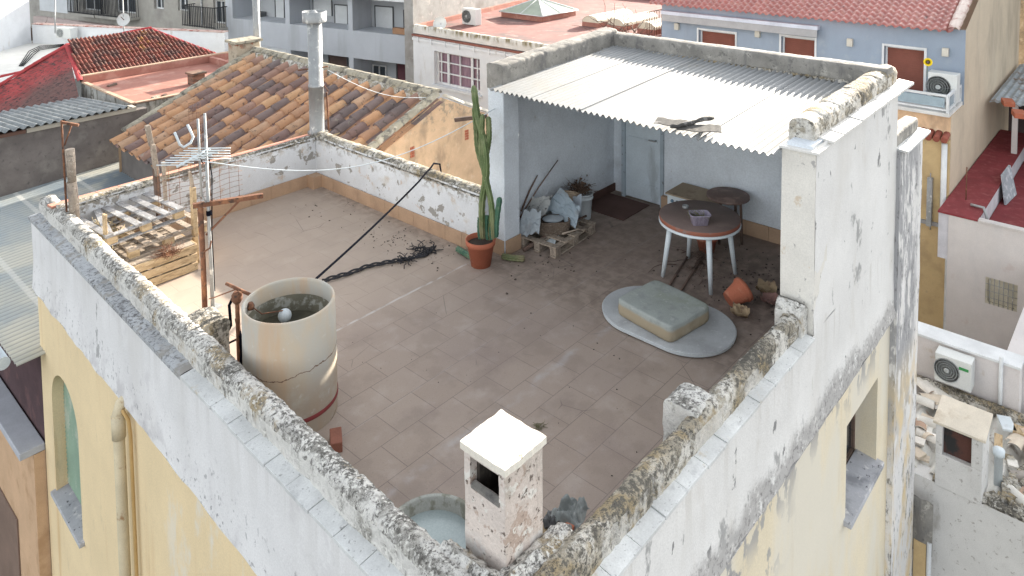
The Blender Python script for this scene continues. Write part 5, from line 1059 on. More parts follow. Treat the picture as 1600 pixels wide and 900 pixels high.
b = MB(); b.quad((1.0, 21.25, -9), (5.0, 21.25, -9), (5.0, 21.25, WZ + .25), (1.0, 21.25, WZ + .12)); b.build('yellow_white_parapet', mat('cream_parapet', (.66, .64, .56), vary=.05), wh)
b = MB(); ridge_caps(b, (1.0, 21.25, WZ + .14), (5.15, 21.1, WZ + .55), .07, .3); b.build('tile_coping', m_hipred, wh)
b = MB(); wf.box(b, .0, wf.L + 3, .352, .38, -.03, .23); b.build('coping', mat('red_stained_coping', (.5, .38, .34), [((.3, .1, .08), 6, .5, .6, {})]), wh)
q0 = wf.uz(103, 40); q1 = wf.uz(127, 57)
ac = thing('air_conditioner', wf.P((q0[0] + q1[0]) / 2, q1[1], -.2), 'small white air conditioner outdoor unit on the white parapet in the upper left', 'air conditioner')
def acunit(t, f, u0, u1, z0, z1, d0, d1, fan=.33, mb_=None, logo=None):
    b = MB(); f.box(b, u0, u1, z0, z1, d0, d1); b.build('casing', m_acw, t, bevel=.012)
    cu = u0 + (u1 - u0) * fan; cz = (z0 + z1) / 2; r = (z1 - z0) * .40; b = MB()
    M = Matrix((( f.D.x, 0, -f.n.x), (f.D.y, 0, -f.n.y), (0, 1, 0)))
    c = f.P(cu, cz, d0 - .004)
    b.lathe(c, [(.001, -.004), (r, -.004)], 28, M=M, cap=False); o = b.build('fan_grille', m_acd, t)
    b = MB()
    for k in range(1, 6): rr = r * k / 5.2; b.tube([c + M @ Vector((rr * math.cos(a), rr * math.sin(a), .006)) for a in [2 * math.pi * i / 28 for i in range(29)]], .004 + r * .012, 5)
    for k in range(8): a = math.pi * k / 4; b.tube([c + M @ Vector((0, 0, .006)), c + M @ Vector((r * math.cos(a), r * math.sin(a), .006))], .003, 4)
    b.lathe(c, [(r * .2, .002), (r * .2, .014)], 16, M=M); b.build('guard_rings', m_acw2, o)
m_acw = mat('appliance_white', (.60, .62, .61), vary=.04, rough=.5, bump=0); m_acw2 = mat('guard_grey', (.38, .40, .40), bump=0); m_acd = mat('fan_dark', (.12, .125, .13), bump=0)
acunit(ac, wf, min(q0[0], q1[0]), max(q0[0], q1[0]), q1[1], q0[1], -.45, -.15, fan=.7 if q0[0] > q1[0] else .3)
# dish on a pole
dp = thing('satellite_dish', by(195, 75, 21.0), 'white round satellite dish on a thin pole above the red ridge', 'satellite dish')
dc = by(194, 31, 21.2); r = (dc - CAM).dot(FW) * 10.5 / FPX
b = MB(); M = Matrix.Rotation(R_(180 + 42), 3, 'Z') @ Matrix.Rotation(R_(72), 3, 'Y'); b.lathe(dc, [(r * math.sin(a), r * .25 * (1 - math.cos(a * 1.2))) for a in [i / 8 * 1.35 for i in range(9)]], 24, M=M, cap=False); b.lathe(dc, [(r * math.sin(a), -.012 + r * .25 * (1 - math.cos(a * 1.2))) for a in [i / 8 * 1.35 for i in range(9)]], 24, M=M, cap=False); b.build('reflector', m_acw, dp)
b = MB(); b.tube([dc + Vector((.0, .05, -1.4)), dc + Vector((0, .05, 1.2))], .018, 6); b.build('pole', m_galv, dp)
b = MB(); b.tube([dc + M @ Vector((0, 0, .02)), dc + M @ Vector((0, 0, r * .9)) + Vector((0, 0, .06))], .012, 5); b.build('feed_arm', m_rust, dp)
b = MB()
for k in range(4): b.tube([bz(30 + k * 2, 103, WZ + .02), bz(45 + 3 * k, 80 + k * 1.5, WZ + .05), bz(62, 72 + k * 2, WZ + .05), bz(100, 69 + k, WZ + .05)], .013, 6)
tag(b.build('cable_loop', m_black), 'looped black cables lying on the white roof terrace, upper left', 'cables')
q = bz(46, 62, WZ); b = MB(); b.lathe((q.x, q.y, WZ), [(.30, 0), (.42, .26), (.40, .28), (.3, .1)], 16); t = tag(b.build('planter', m_wood_d), 'dark round planter with dry stems on the white roof terrace', 'planter')
b = MB(); scrub(b, (0, 0, .25), 30, .5, 3, th=.012, up=1.2); o = MB(); o.v = [v + Vector((q.x, q.y, WZ)) for v in b.v]; o.f = b.f; o.sm = b.sm; o.build('dry_stems', m_wood_d, t)
b = MB(); b.tube([by(86, 52, 25.0), by(86, 0, 25.0)], .02, 6); tag(b.build('aerial_mast', m_galv), 'thin grey mast rising from the white parapet, upper left', 'mast')
# ---------------------------------------------------------------- long grey-blue apartment block with loggias
LA, LD = Vector((19.03, 21.77, 0)), Vector((-.2036, .979, 0))
lf = Fac(LA + LD * 12.4, LA - LD * .1); lb = thing('loggia_apartment_block', lf.P(6, -9), 'long pale grey-blue apartment block with deep loggias and white roller shutters', 'building')
m_lb = mat('pale_grey_blue_render', (.46, .49, .53), [((.36, .38, .40), 1.4, .5, .68, {'st': (1, 1, .12), 'amt': .6})], vary=.07, vscale=.6, bump=.15)
m_lbi = mat('loggia_inner_wall', (.40, .425, .45), vary=.05, vscale=.6, bump=.1)
def ul(x, y): return lf.uz(x, y)
zr = ul(652, 58)[1]; zs = ul(600, 98)[1]
e = [ul(x, 40)[0] for x in (364, 446, 453, 544, 551, 651)]
zt = zr + 1.55; zb = ul(651, 103)[1]
holes = [(e[0], e[1], zr, zt, 1.3), (e[2], e[3], zr, zt, 1.3), (e[4], e[5], zr, zt, 1.3), (e[0], e[1], zb - 1.55, zb, 1.0), (e[2], e[3], zb - 1.55, zb, 1.3), (e[4], e[5], zb - 1.55, zb, 1.3)]
b = MB(); lf.holed(b, 0, lf.L, -9, zt + 4, holes, 1.3); b.build('facade', m_lb, lb)
b = MB(); lf.box(b, 0, lf.L, -9, zt + 3.9, 1.31, 6); b.build('loggia_back_wall', m_lbi, lb)
b = MB(); lf.box(b, e[2] - .2, lf.L, zt + .0, zt + .14, -.5, -.001); b.build('roof_slab_edge', m_frame_w, lb)
def li(x0, y0, x1, y1):   # rectangle seen on the recessed back wall
    A2 = lf.A + lf.n * 1.3; r = []
    for (x, y) in ((x0, y0), (x1, y1)): q = bl(x, y, A2, lf.D); r.append(((q - A2).dot(lf.D), q.z))
    return min(r[0][0], r[1][0]), max(r[0][0], r[1][0]), min(r[0][1], r[1][1]), max(r[0][1], r[1][1])
for (x0, y0, x1, y1) in ((430, -8, 446, 30), (489, -12, 520, 25), (523, 6, 545, 42), (586, 8, 616, 54), (631, 15, 652, 52)):
    r = li(x0, y0, x1, y1); lf.shutter(lb, (r[0], r[1], max(r[2], zr - .6), r[3]), 1.27, mat_dark_frame if False else m_acd, m_shut_w)
r = li(583, 100, 605, 128); lf.window(lb, (r[0], r[1], r[2] - .6, r[3]), 1.27, m_frame_w, m_glass, split=2, bars=0)
r = li(514, 85, 545, 120); lf.window(lb, (r[0], r[1], r[2] - .6, r[3] + .1), 1.27, m_acd, mat('dark_curtain', (.13, .09, .08)), split=1)
r = li(620, 100, 650, 135); lf.window(lb, (r[0], r[1], r[2] - .6, r[3] + .1), 1.27, m_acd, mat('maroon_curtain', (.12, .05, .06)), split=1)
b = MB(); r = lf.rect(365, 66, 446, 80); lf.box(b, e[0] + .05, e[1] - .05, zb - .35, zb - .02, .04, .07)
for k in range(3): lf.box(b, e[0] + .05, e[1] - .05, zb - .75 - .4 * k, zb - .60 - .4 * k, .04, .07)
b.build('awning_blind', m_shut_w, lb)
b = MB(); r = lf.rect(611, 50, 651, 60); lf.box(b, r[0], r[1], zr + .02, zr + .28, .1, .35); tag(b.build('window_box', mat('tan_planter', (.34, .20, .12))), 'long tan planter on the loggia parapet at the right end of the pale block', 'planter')
r = li(457, -8, 478, 5); t = thing('air_conditioner', lf.P(r[0], r[2], 1.0), 'dark shaded air conditioner hanging in the second loggia of the pale block', 'air conditioner'); acunit(t, lf, r[0], r[1], r[2], r[3] + .1, .95, 1.28)
r = li(405, 17, 417, 32); t = thing('air_conditioner', lf.P(r[0], r[2], 1.0), 'dark box air conditioner at the floor of the first loggia of the pale block', 'air conditioner'); b = MB(); lf.box(b, r[0], r[1], r[2], r[3], .9, 1.28); b.build('casing', m_acd, t)
b = MB(); q = lf.P(lf.L - .15, 0, -.06); b.tube([(q.x, q.y, -9), (q.x, q.y, .2)], .05, 8); b.build('downpipe', m_galv, lb)
# ---------------------------------------------------------------- beige apartment block with iron balconies
bf = Fac(LA + LD * 32 - Vector((0, 0, 0)), LA + LD * 12.42); bb = thing('beige_apartment_block', bf.P(8, -9), 'beige apartment block with dark iron balconies behind the red hip roof', 'building')
m_bb = mat('beige_granite_render', (.36, .35, .32), [((.28, .27, .25), 1, .5, .7, {})], vary=.08, bscale=30)
wins = [bf.rect(*q) for q in ((240, -16, 256, 15), (277, -14, 294, 18), (240, 46, 257, 72), (277, 52, 295, 84), (333, 0, 352, 38), (327, 58, 353, 96), (129, -22, 158, 18), (180, -20, 212, 22))]
b = MB(); bf.holed(b, 0, bf.L, -9, 4.5, [w_ for w_ in wins], .2); b.build('facade', m_bb, bb)
for k, w_ in enumerate(wins):
    if k in (0, 1, 4, 6, 7): bf.window(bb, w_, .18, m_frame_w, m_glass, split=2, t=.07)
    else: bf.shutter(bb, w_, .17, m_acd, m_shut_w)
m_iron = mat('black_iron', (.03, .032, .036), bump=0)
for (x0, x1, yf) in ((306, 356, 44), (127, 168, 23), (170, 219, 28)):
    (ua, zf), (ub, z2) = bf.uz(x0, yf), bf.uz(x1, yf); ua, ub = sorted((ua, ub)); zf = bf.uz((x0 + x1) / 2, yf)[1] + .2
    b = MB(); bf.box(b, ua, ub, zf - .18, zf - .04, -.8, 0); o = b.build('balcony', m_bb, bb)
    b = MB(); n = int((ub - ua) / .13)
    for k in range(n + 1): u = ua + (ub - ua) * k / n; bf.box(b, u - .014, u + .014, zf - .04, zf + 1.0, -.79, -.762)
    for u in (ua, ub - .03):
        for k in range(5): bf.box(b, u, u + .028, zf - .04, zf + 1.0, -.62 + k * .13, -.60 + k * .13)
        bf.box(b, u, u + .03, zf + 1.0, zf + 1.04, -.8, 0)
    bf.box(b, ua, ub, zf + 1.0, zf + 1.04, -.8, -.75); bf.box(b, ua, ub, zf + .0, zf + .03, -.8, -.75); b.build('railing', m_iron, o)
b = MB(); q = bf.P(bf.uz(318, 60)[0], 0, -.05); b.tube([(q.x, q.y, -9), (q.x, q.y, 1)], .05, 6); b.build('downpipe', m_galv, bb)
# pale block further left behind the white house
pf = Fac(LA + LD * 52, LA + LD * 32.1); pb = thing('pale_blue_building', pf.P(3, -9), 'pale bluish building with a big blank garage-like shutter in the far upper left', 'building')
b = MB(); pf.box(b, 0, pf.L, -9, 5, 0, 4); b.build('wall', mat('pale_blue_wall', (.42, .46, .52), vary=.05), pb)
r = pf.rect(62, -20, 116, 22); b = MB(); pf.box(b, r[0], r[1], r[2], r[3], -.06, -.001); b.build('roller_shutter', m_shut_w, pb)
r = pf.rect(62, 24, 118, 50); b = MB(); pf.box(b, r[0], r[1] + 4, r[2] - 3, r[3], -.4, -.08); b.build('low_wall', mat('pink_beige_wall', (.48, .40, .38), vary=.08), pb)
# ---------------------------------------------------------------- white building with red flat roof
wb = thing('white_workshop_building', (17, 15, -9), 'white building with red flat roof, skylights and a big gridded window', 'building')
wF = Fac((15.45, 17.95), (15.45, 9.6)); m_wb = mat('white_facade', (.62, .64, .66), [((.42, .38, .34), 3, .58, .7, {'st': (1, 1, .3), 'amt': .5})], vary=.05)
win = wF.rect(678, 79, 750, 142); z0 = wF.uz(678, 131)[1]; win = (win[0], win[1], z0, wF.uz(678, 79)[1])
RZ2 = .12; b = MB(); wF.holed(b, 0, wF.L, -9, -.02, [win], .25); wF.box(b, 0, wF.L, -9, RZ2 - .12, .5, .6); b.quad(wF.P(0, -9), wF.P(0, -9, 12), wF.P(0, 0, 12), wF.P(0, 0)); b.quad(wF.P(wF.L, -9), wF.P(wF.L, -9, 12), wF.P(wF.L, 0, 12), wF.P(wF.L, 0)); b.build('facade', m_wb, wb)
b = MB(); rough_bar(b, [tuple(wF.P(0, .0, .1)), tuple(wF.P(wF.L, .0, .1))], .2, .30, step=.15, amp=.02, off=100, rnd=.1); b.build('roof_parapet', mat('stained_white_parapet', (.56, .55, .52), [((.20, .17, .10), 6, .42, .6, {'reg': [('z', .08, .24)], 'wob': .15, 'st': (1, 1, .3)})], vary=.1), wb)
b = MB(); wF.box(b, 0, wF.L, -.09, -.02, -.07, -.002); b.build('red_ledge', mat('dark_red_ledge', (.22, .09, .07), vary=.2), wb)
b = MB(); wF.box(b, 0, wF.L, -.24, -.15, -.05, -.002)
for k in range(12): u = .3 + k * .7; wF.box(b, u, u + .05, -.30, -.10, -.07, -.051)
b.build('gutter', m_wb, wb)
m_curt = mat('mauve_curtain', (.20, .13, .17), [((.28, .19, .23), 3, .45, .6, {'st': (4, 4, .4)})], bump=0)
o = wF.window(wb, win, .2, m_frame_w, m_curt, split=1, t=.07)
a, bb_, c, e_ = win; b = MB()
for f_ in (.10, .26, .52, .78, .89): u = a + (bb_ - a) * f_; w_ = .05 if f_ in (.26, .78) else .02; wF.box(b, u - w_, u + w_, c + .07, e_ - .07, .13, .17)
for f_ in (.36, .68): z = c + (e_ - c) * f_; wF.box(b, a + .07, bb_ - .07, z - .02, z + .02, .132, .172)
b.build('glazing_bars', m_frame_w, o)
b = MB(); wF.box(b, a - .1, bb_ + .1, c - .1, c - .01, -.08, .2); b.build('sill', m_frame_w, o)
b = MB(); b.add([tuple(wF.P(0, RZ2, .1)), tuple(wF.P(wF.L, RZ2, .1)), (27.8, 9.6, RZ2), (27.8, 20.6, RZ2), (17.5, 18.35, RZ2)], [(0, 1, 2, 3, 4)])
m_pinkroof = mat('pink_roof_membrane', (.26, .125, .112), [((.15, .11, .105), .7, .46, .66, {'st': (1, .5, 1)}), ((.36, .22, .20), 1.5, .54, .7, {}), ((.12, .1, .1), 4, .62, .72, {})], vary=.15, bump=.2)
b.build('flat_roof', m_pinkroof, wb)
b = MB(); gf = Fac((15.5, 17.99), (25.5, 20.1)); gf.box(b, 0, gf.L + 3, -9, 4.5, .0, .4); b.quad((27.8, 9, -3), (27.8, 21, -3), (27.8, 21, .35), (27.8, 9, .35)); b.build('grey_side_wall', mat('grey_render', (.30, .30, .29), [((.22, .21, .2), 1.2, .5, .7, {}), ((.40, .38, .36), 3, .55, .7, {})], vary=.12), wb)
b = MB(); gf.box(b, 0, gf.L + 3, RZ2, RZ2 + .16, -.14, -.002); b.box(27.65, 27.78, 9.6, 20.4, RZ2, .45); b.build('red_flashing', m_redf, wb)
SK = Vector((20.7, 16.45, RZ2)); b = MB(); b.box(SK.x - 1.05, SK.x + 1.05, SK.y - 1.05, SK.y + 1.05, RZ2, RZ2 + .2); o = b.build('skylight_curb', m_redf, wb)
b = MB(); ap = SK + Vector((0, 0, .72)); cs = [SK + Vector((sx * 1.12, sy * 1.12, .22)) for sx, sy in ((-1, -1), (1, -1), (1, 1), (-1, 1))]
b.add(cs + [ap], [(0, 1, 4), (1, 2, 4), (2, 3, 4), (3, 0, 4), (3, 2, 1, 0)]); o2 = b.build('pyramid_skylight', mat('greenish_glass_panel', (.36, .42, .35), rough=.3, bump=0), o)
b = MB()
for c in cs: b.tube([c, ap + Vector((0, 0, .01))], .025, 5)
for i in range(4): b.tube([(cs[i] + cs[(i + 1) % 4]) / 2, ap], .02, 5); b.tube([cs[i], cs[(i + 1) % 4]], .02, 5)
b.build('glazing_ribs', m_frame_w, o)
for k, yk in enumerate((13.35, 12.25, 11.0)):
    b = MB(); x0 = 19.9 + .0 * k; x1 = x0 + 2.3; b.box(x0, x1, yk - .36, yk + .36, RZ2, RZ2 + .16); o = b.build('vault_curb', m_redf, wb)
    b = MB(); b.slab(lambda u, v, yk=yk: Vector((x0 + (x1 - x0) * v, yk + .36 * math.cos(math.pi * u), RZ2 + .165 + .24 * math.sin(math.pi * u))), 12, 6, (0, 0, -.01))
    b.add([(x0 + .01, yk + .35 * math.cos(math.pi * i / 10), RZ2 + .16 + .23 * math.sin(math.pi * i / 10)) for i in range(11)], [list(range(11))]); b.build('vault_skylight', mat('cream_polycarbonate', (.62, .58, .46), rough=.4, bump=0), o)
a_, c_ = bz(722, 38, RZ2), bz(744, 25, RZ2); af = Fac((a_.x, a_.y), (a_.x + .0, a_.y - 1.0)); t = thing('air_conditioner', a_, 'white air conditioner unit standing on the red flat roof by the grey wall', 'air conditioner'); acunit(t, af, .0, .72, RZ2 + .02, RZ2 + .62, 0, .3)
q = bz(689, 47, RZ2); t = thing('satellite_dish', q, 'small white dish lying at the near left edge of the red flat roof', 'satellite dish'); b = MB(); M = Matrix.Rotation(R_(200), 3, 'Z') @ Matrix.Rotation(R_(70), 3, 'Y'); b.lathe(q + Vector((0, 0, .22)), [(.27 * math.sin(a), .09 * (1 - math.cos(a * 1.2))) for a in [i / 8 * 1.35 for i in range(9)]], 20, M=M, cap=False); b.build('reflector', m_acw, t); b = MB(); b.tube([q, q + Vector((0, 0, .25))], .015); b.build('pole', m_galv, t)
fx0 = bz(1033, 50, RZ2); b = MB(); fa, fb_ = bz(1000, 52, RZ2), bz(1036, 12, RZ2)
f1 = Vector((19.3, 10.6, RZ2)); f2 = Vector((22.2, 10.4, RZ2))
for k in range(22): P = f1.lerp(f2, k / 21); b.tube([P, P + Vector((0, 0, .85))], .012, 4)
b.tube([f1 + Vector((0, 0, .85)), f2 + Vector((0, 0, .85))], .014, 4); tag(b.build('railing', m_rust), 'rusty bar railing next to the last vaulted skylight by the blue house', 'railing')
b = MB()
P0 = Vector((19.0, 11.3, RZ2)); scrub(b, P0, 26, .9, 4, th=.014, up=2.0); tag(b.build('bare_shrub', m_wood_d), 'bare dry shrub in front of the last vaulted skylight', 'shrub')
# ---------------------------------------------------------------- blue house with pantile roof
bh = thing('blue_house', (18, 5, -9), 'blue-grey house with brown shutters and glossy red pantile roof', 'house')
F2 = Fac((18, 9.28), (18, 1.2)); m_blue = mat('blue_grey_render', (.27, .325, .40), [((.22, .26, .31), 1.2, .45, .7, {'st': (1, 1, .2), 'amt': .6}), ((.33, .37, .42), 3, .55, .7, {'amt': .5})], vary=.07, vscale=.8, bump=.2)
w2 = [F2.rect(*q) for q in ((1092, 46, 1149, 75), (1221, 56, 1273, 90), (1382, 71, 1443, 150))]
w2 = [(w_[0], w_[1], -1.2, w_[3]) for w_ in w2]; w2[2] = (w2[2][0], w2[2][1], -.1, w2[2][3])
b = MB(); F2.holed(b, 0, F2.L, -9, 1.55, w2, .18); b.build('facade', m_blue, bh)
m_rsh = mat('brown_roller_shutter', (.20, .075, .055), vary=.1, bump=0)
for w_ in w2:
    F2.shutter(bh, w_, .15, m_frame_w, m_rsh)
    b = MB()
    for q in ((w_[0] - .05, w_[0], w_[2], w_[3] + .05), (w_[1], w_[1] + .05, w_[2], w_[3] + .05), (w_[0], w_[1], w_[3], w_[3] + .05)): F2.box(b, *q, -.03, -.002)
    b.build('window_surround', m_frame_w, bh)
m_lampb = mat('cream_wall_lamp', (.52, .50, .44), bump=0)
for (x, y) in ((1059, 41), (1185, 52), (1329, 66), (1478, 81)):
    u, z = F2.uz(x, y); b = MB(); F2.box(b, u - .07, u + .07, z - .10, z + .10, -.10, -.002); b.build('wall_lamp', m_lampb, bh, bevel=.01)
(ua, za), (ub, zb_) = F2.uz(1038, 17), F2.uz(1282, 43); zA = 1.22
b = MB(); F2.box(b, min(ua, ub), max(ua, ub), zA, zA + .10, -.22, -.02); b.build('awning_cassette', mat('pale_awning_box', (.55, .58, .66), bump=0), bh)
b = MB(); F2.box(b, min(ua, ub) + .02, max(ua, ub) - .02, zA - .20, zA - .005, -.20, -.18); b.build('awning_valance', mat('grey_valance', (.36, .36, .37), bump=0), bh)
m_rtile = mat('glossy_red_pantile', (.34, .105, .085), [((.42, .20, .16), 8, .5, .66, {}), ((.16, .07, .06), 5, .58, .7, {})], rough=.28, spec=.6, vary=.15, bump=.15)
b = MB(); RS = .42; dvr = Vector((-1, 0, -RS)).normalized()
def pant(u, v):
    y = 9.55 - 8.15 * u; x = 24.0 - 6.3 * v; t = (y * 4.0) % 1.0; row = (x / .36) % 1.0
    return Vector((x, y, 1.52 + (x - 17.7) * RS + .05 * math.sin(2 * math.pi * y / .27) + .045 * (1 - row)))
nv = 18 * 4
def pant2(u, v):
    k = v * 33; i = min(int(k), 32); f = k - i
    x = 24.0 - 6.3 * (i + min(1, f / .9)) / 33; y = 9.55 - 8.15 * u
    if f > .95: x -= .0
    return Vector((x, y, 1.50 + (x - 17.7) * RS + (.04 * abs(math.sin(math.pi * y / .19)) + .02 * math.sin(2 * math.pi * y / .19)) + .03 * min(1, f / .9) + (0 if f <= .9 else -.03 * (f - .9) / .1)))
b.grid(pant2, 43 * 8, 33 * 4); b.build('pantile_roof', m_rtile, bh)
b = MB(); ridge_caps(b, (24.0, 1.38, 1.55 + 6.3 * RS), (17.62, 1.38, 1.60), .13, .34); b.build('verge_tiles', mat('pale_verge_tiles', (.52, .42, .37), [((.34, .16, .13), 5, .5, .65, {})], rough=.4), bh)
b = MB(); b.add([(18, 1.2, -9), (18, 1.2, 1.55), (24, 1.2, 1.5 + 6 * RS), (26, 1.2, 3), (26, 1.2, -9)], [(0, 1, 2, 3, 4)]); b.quad((26, 1.2, -9), (26, 9, -9), (26, 9, 3), (26, 1.2, 3)); m_beige = mat('beige_side_render', (.55, .47, .36), [((.42, .36, .28), .7, .45, .65, {'st': (1, 1, .5)}), ((.56, .50, .40), 3, .55, .7, {'amt': .5, 'st': (1, 1, .3)})], vary=.05, bump=.3)
b.build('side_wall', m_beige, bh)
# balcony with glass
FB = Fac((16.65, 4.5), (16.65, 1.2)); bf0 = bz(1485, 178, -.65)
b = MB(); b.box(16.62, 17.98, 1.22, 4.5, -.22, -.14); o = b.build('balcony', mat('white_balcony_slab', (.6, .6, .58)), bh)
def rail(par, A, B, z0, z1, n):
    b = MB(); A = Vector(A); B = Vector(B)
    b.beam(A + Vector((0, 0, z1)), B + Vector((0, 0, z1)), .05, .05); b.beam(A + Vector((0, 0, z0 + .06)), B + Vector((0, 0, z0 + .06)), .04, .04)
    for k in range(n + 1): P = A.lerp(B, k / n); b.beam(P + Vector((0, 0, z0)), P + Vector((0, 0, z1 - .026)), .05, .05, up=(1, 0, 0))
    b.build('railing', m_frame_w, par); b = MB(); d = (B - A).normalized()
    for k in range(n): P = A.lerp(B, k / n) + d * .06; Q = A.lerp(B, (k + 1) / n) - d * .06; b.beam(P + Vector((0, 0, (z0 + z1) / 2 + .03)), Q + Vector((0, 0, (z0 + z1) / 2 + .03)), .012, (z1 - z0) - .16)
    b.build('glass_panel', mat('frosted_blue_glass', (.30, .38, .43), rough=.2, bump=0), par)
rail(o, (16.68, 4.4, 0), (16.68, 1.27, 0), -.14, .24, 2); rail(o, (16.72, 1.27, 0), (17.95, 1.27, 0), -.14, .24, 2)
b = MB(); b.box(16.72, 17.97, 1.21, 4.5, -9, -.225); b.build('lower_wall', m_peach, bh)
b = MB(); b.box(16.73, 17.99, 1.195, 1.209, -9, -.225); b.build('lower_side_wall', m_beige, bh)
(u0, z1_), (u1, z0_) = F2.uz(1450, 112), F2.uz(1495, 148); t = thing('air_conditioner', (17.6, 1.6, -.7), 'large grey air conditioner unit on the glazed balcony of the blue house', 'air conditioner')
FA = Fac((17.35, 9.28), (17.35, 1.2)); ua, za = FA.uz(1450, 112); ub, _ = FA.uz(1496, 118); acunit(t, FA, min(ua, ub), max(ua, ub), za - .66, za, 0, .32, fan=.36)
u, z = FA.uz(1450, 97); b = MB(); c = FA.P(u, z, 0)
for k in range(12): a = 2 * math.pi * k / 12; b.obox(c + Vector((0, math.cos(a) * .06, math.sin(a) * .06)), .006, .035, .02, 0, Matrix.Rotation(a, 3, 'X'))
t = thing('yellow_flower', c, 'yellow artificial sunflower on a thin stem above the balcony air conditioner', 'flower'); b.build('petals', mat('yellow_petals', (.75, .55, .02), bump=0), t)
b = MB(); b.lathe(c + Vector((-.012, 0, 0)), [(.001, 0), (.03, .0)], 12, M=Matrix.Rotation(-math.pi / 2, 3, 'Y'), cap=False); b.build('disc', m_wood_d, t); b = MB(); b.tube([c + Vector((.01, 0, 0)), c + Vector((.01, .02, -.35))], .007, 5); b.build('stem', m_cac, t)
# ---------------------------------------------------------------- right side: yellow wall, white house with red terrace
yb = thing('yellow_yard_wall', (16.6, 1.6, -9), 'ochre yellow wall with small red tile eave and white downpipe right of the terrace house', 'wall')
FY = Fac((16.6, 3.2), (16.6, 1.2)); m_yb = mat('ochre_yard_wall', (.52, .39, .21), [((.42, .31, .17), 1.5, .5, .7, {}), ((.30, .25, .18), 5, .6, .7, {'amt': .5})], vary=.08)
b = MB(); FY.box(b, 0, FY.L, -9, -.74, 0, .115); b.build('wall', m_yb, yb)
b = MB()
for k in range(9): y = 1.27 + k * .155; b.tube([(16.42, y, -.70), (16.71, y, -.62)], .07, 10)
b.build('tile_eave', mat('red_eave_tiles', (.27, .085, .06), vary=.2), yb)
b = MB(); b.tube([(16.54, 1.28, -.8), (16.54, 1.28, -2.55), (16.52, 1.22, -2.68), (16.5, 1.14, -2.78), (16.5, 1.14, -9)], .06, 10); b.build('downpipe', m_frame_w, yb)
b = MB(); FY.box(b, 0, FY.L, -2.72, -2.64, -.06, -.002); b.build('ledge', mat('grey_ledge', (.3, .3, .3)), yb)
u, z = FY.uz(1454, 310); b = MB(); FY.box(b, u - .05, u + .05, z - .6, z + .5, -.14, -.02); b.tube([FY.P(u, z + .6, -.06), FY.P(u + .02, z - .7, -.06)], .012, 5); tag(b.build('folded_bracket', m_galv), 'narrow grey folded metal bracket hanging on the ochre wall', 'bracket')
rh = thing('red_terrace_house', (16.5, -1, -9), 'white-walled house with a dark red roof terrace and small barred window at the right edge', 'house')
FR_ = Fac((15.6, .98), (15.6, -4)); zc = FR_.uz(1500, 338)[1]; print('zc', zc)
m_rw = mat('pinkish_white_wall', (.56, .53, .51), [((.48, .40, .37), 3, .6, .7, {'amt': .5}), ((.44, .43, .43), 1.2, .5, .7, {'st': (1, 1, .3), 'amt': .5})], vary=.05)
w_ = FR_.rect(1540, 432, 1589, 488); b = MB(); FR_.holed(b, 0, FR_.L, -9, zc, [w_], .06); b.build('wall', m_rw, rh)
o = FR_.window(rh, w_, .05, mat('tan_window_frame', (.45, .42, .33)), mat('tan_blind', (.48, .45, .36)), t=.04)
b = MB()
for k in range(1, 7): u = w_[0] + (w_[1] - w_[0]) * k / 7; b.tube([FR_.P(u, w_[2], .0), FR_.P(u, w_[3], .0)], .007, 4)
for k in range(1, 4): z = w_[2] + (w_[3] - w_[2]) * k / 4; b.tube([FR_.P(w_[0], z, .0), FR_.P(w_[1], z, .0)], .006, 4)
b.build('window_bars', m_galv, o)
m_dred = mat('dark_red_terrace', (.20, .035, .04), [((.26, .07, .07), 6, .5, .7, {})], vary=.15)
b = MB(); b.box(15.75, 26, -4, .45, zc - .5, zc - .40); b.build('terrace_slab', m_dred, rh)
b = MB(); b.box(15.62, 23, .46, 1.17, zc - 1, zc - .02); b.build('side_parapet', mat('white_side_parapet', (.5, .5, .53)), rh)
b = MB(); b.box(15.58, 23, .45, 1.18, zc - .018, zc + .02); b.build('red_coping', m_dred, rh)
b = MB(); b.box(15.55, 15.72, -4, .44, zc, zc + .03); b.build('front_coping', m_rw, rh)
b = MB(); b.tube([(16.6, .85, zc), (16.6, .85, zc + .75)], .012, 5); tag(b.build('iron_rod', m_rust), 'thin upright rusty rod on the dark red coping at the right', 'rod')
b = MB(); b.tube([(16.3, .7, zc + .05), (16.2, .45, zc + .08), (16.15, .38, zc - .1), (16.15, .38, zc - .4)], .03, 8); tag(b.build('grey_pipe', m_galv), 'bent grey pipe stub at the near end of the dark red terrace', 'pipe')
b = MB(); b.quad((18.0, .36, zc - .39), (19.0, .30, zc - .39), (19.1, .40, zc + .25), (18.1, .44, zc + .25)); b.v = b.v + []; 
b = MB(); b.hexa([(18.0, .30, zc - .39), (18.9, .22, zc - .39), (18.9, .26, zc - .39), (18.0, .34, zc - .39), (18.1, .40, zc + .25), (19.0, .38, zc + .25), (19.0, .42, zc + .25), (18.1, .44, zc + .25)]); tag(b.build('grey_board', mat('marbled_grey_panel', (.30, .33, .36), [((.5, .52, .55), 7, .5, .6, {})])), 'grey mottled board leaning against the red terrace parapet', 'board')
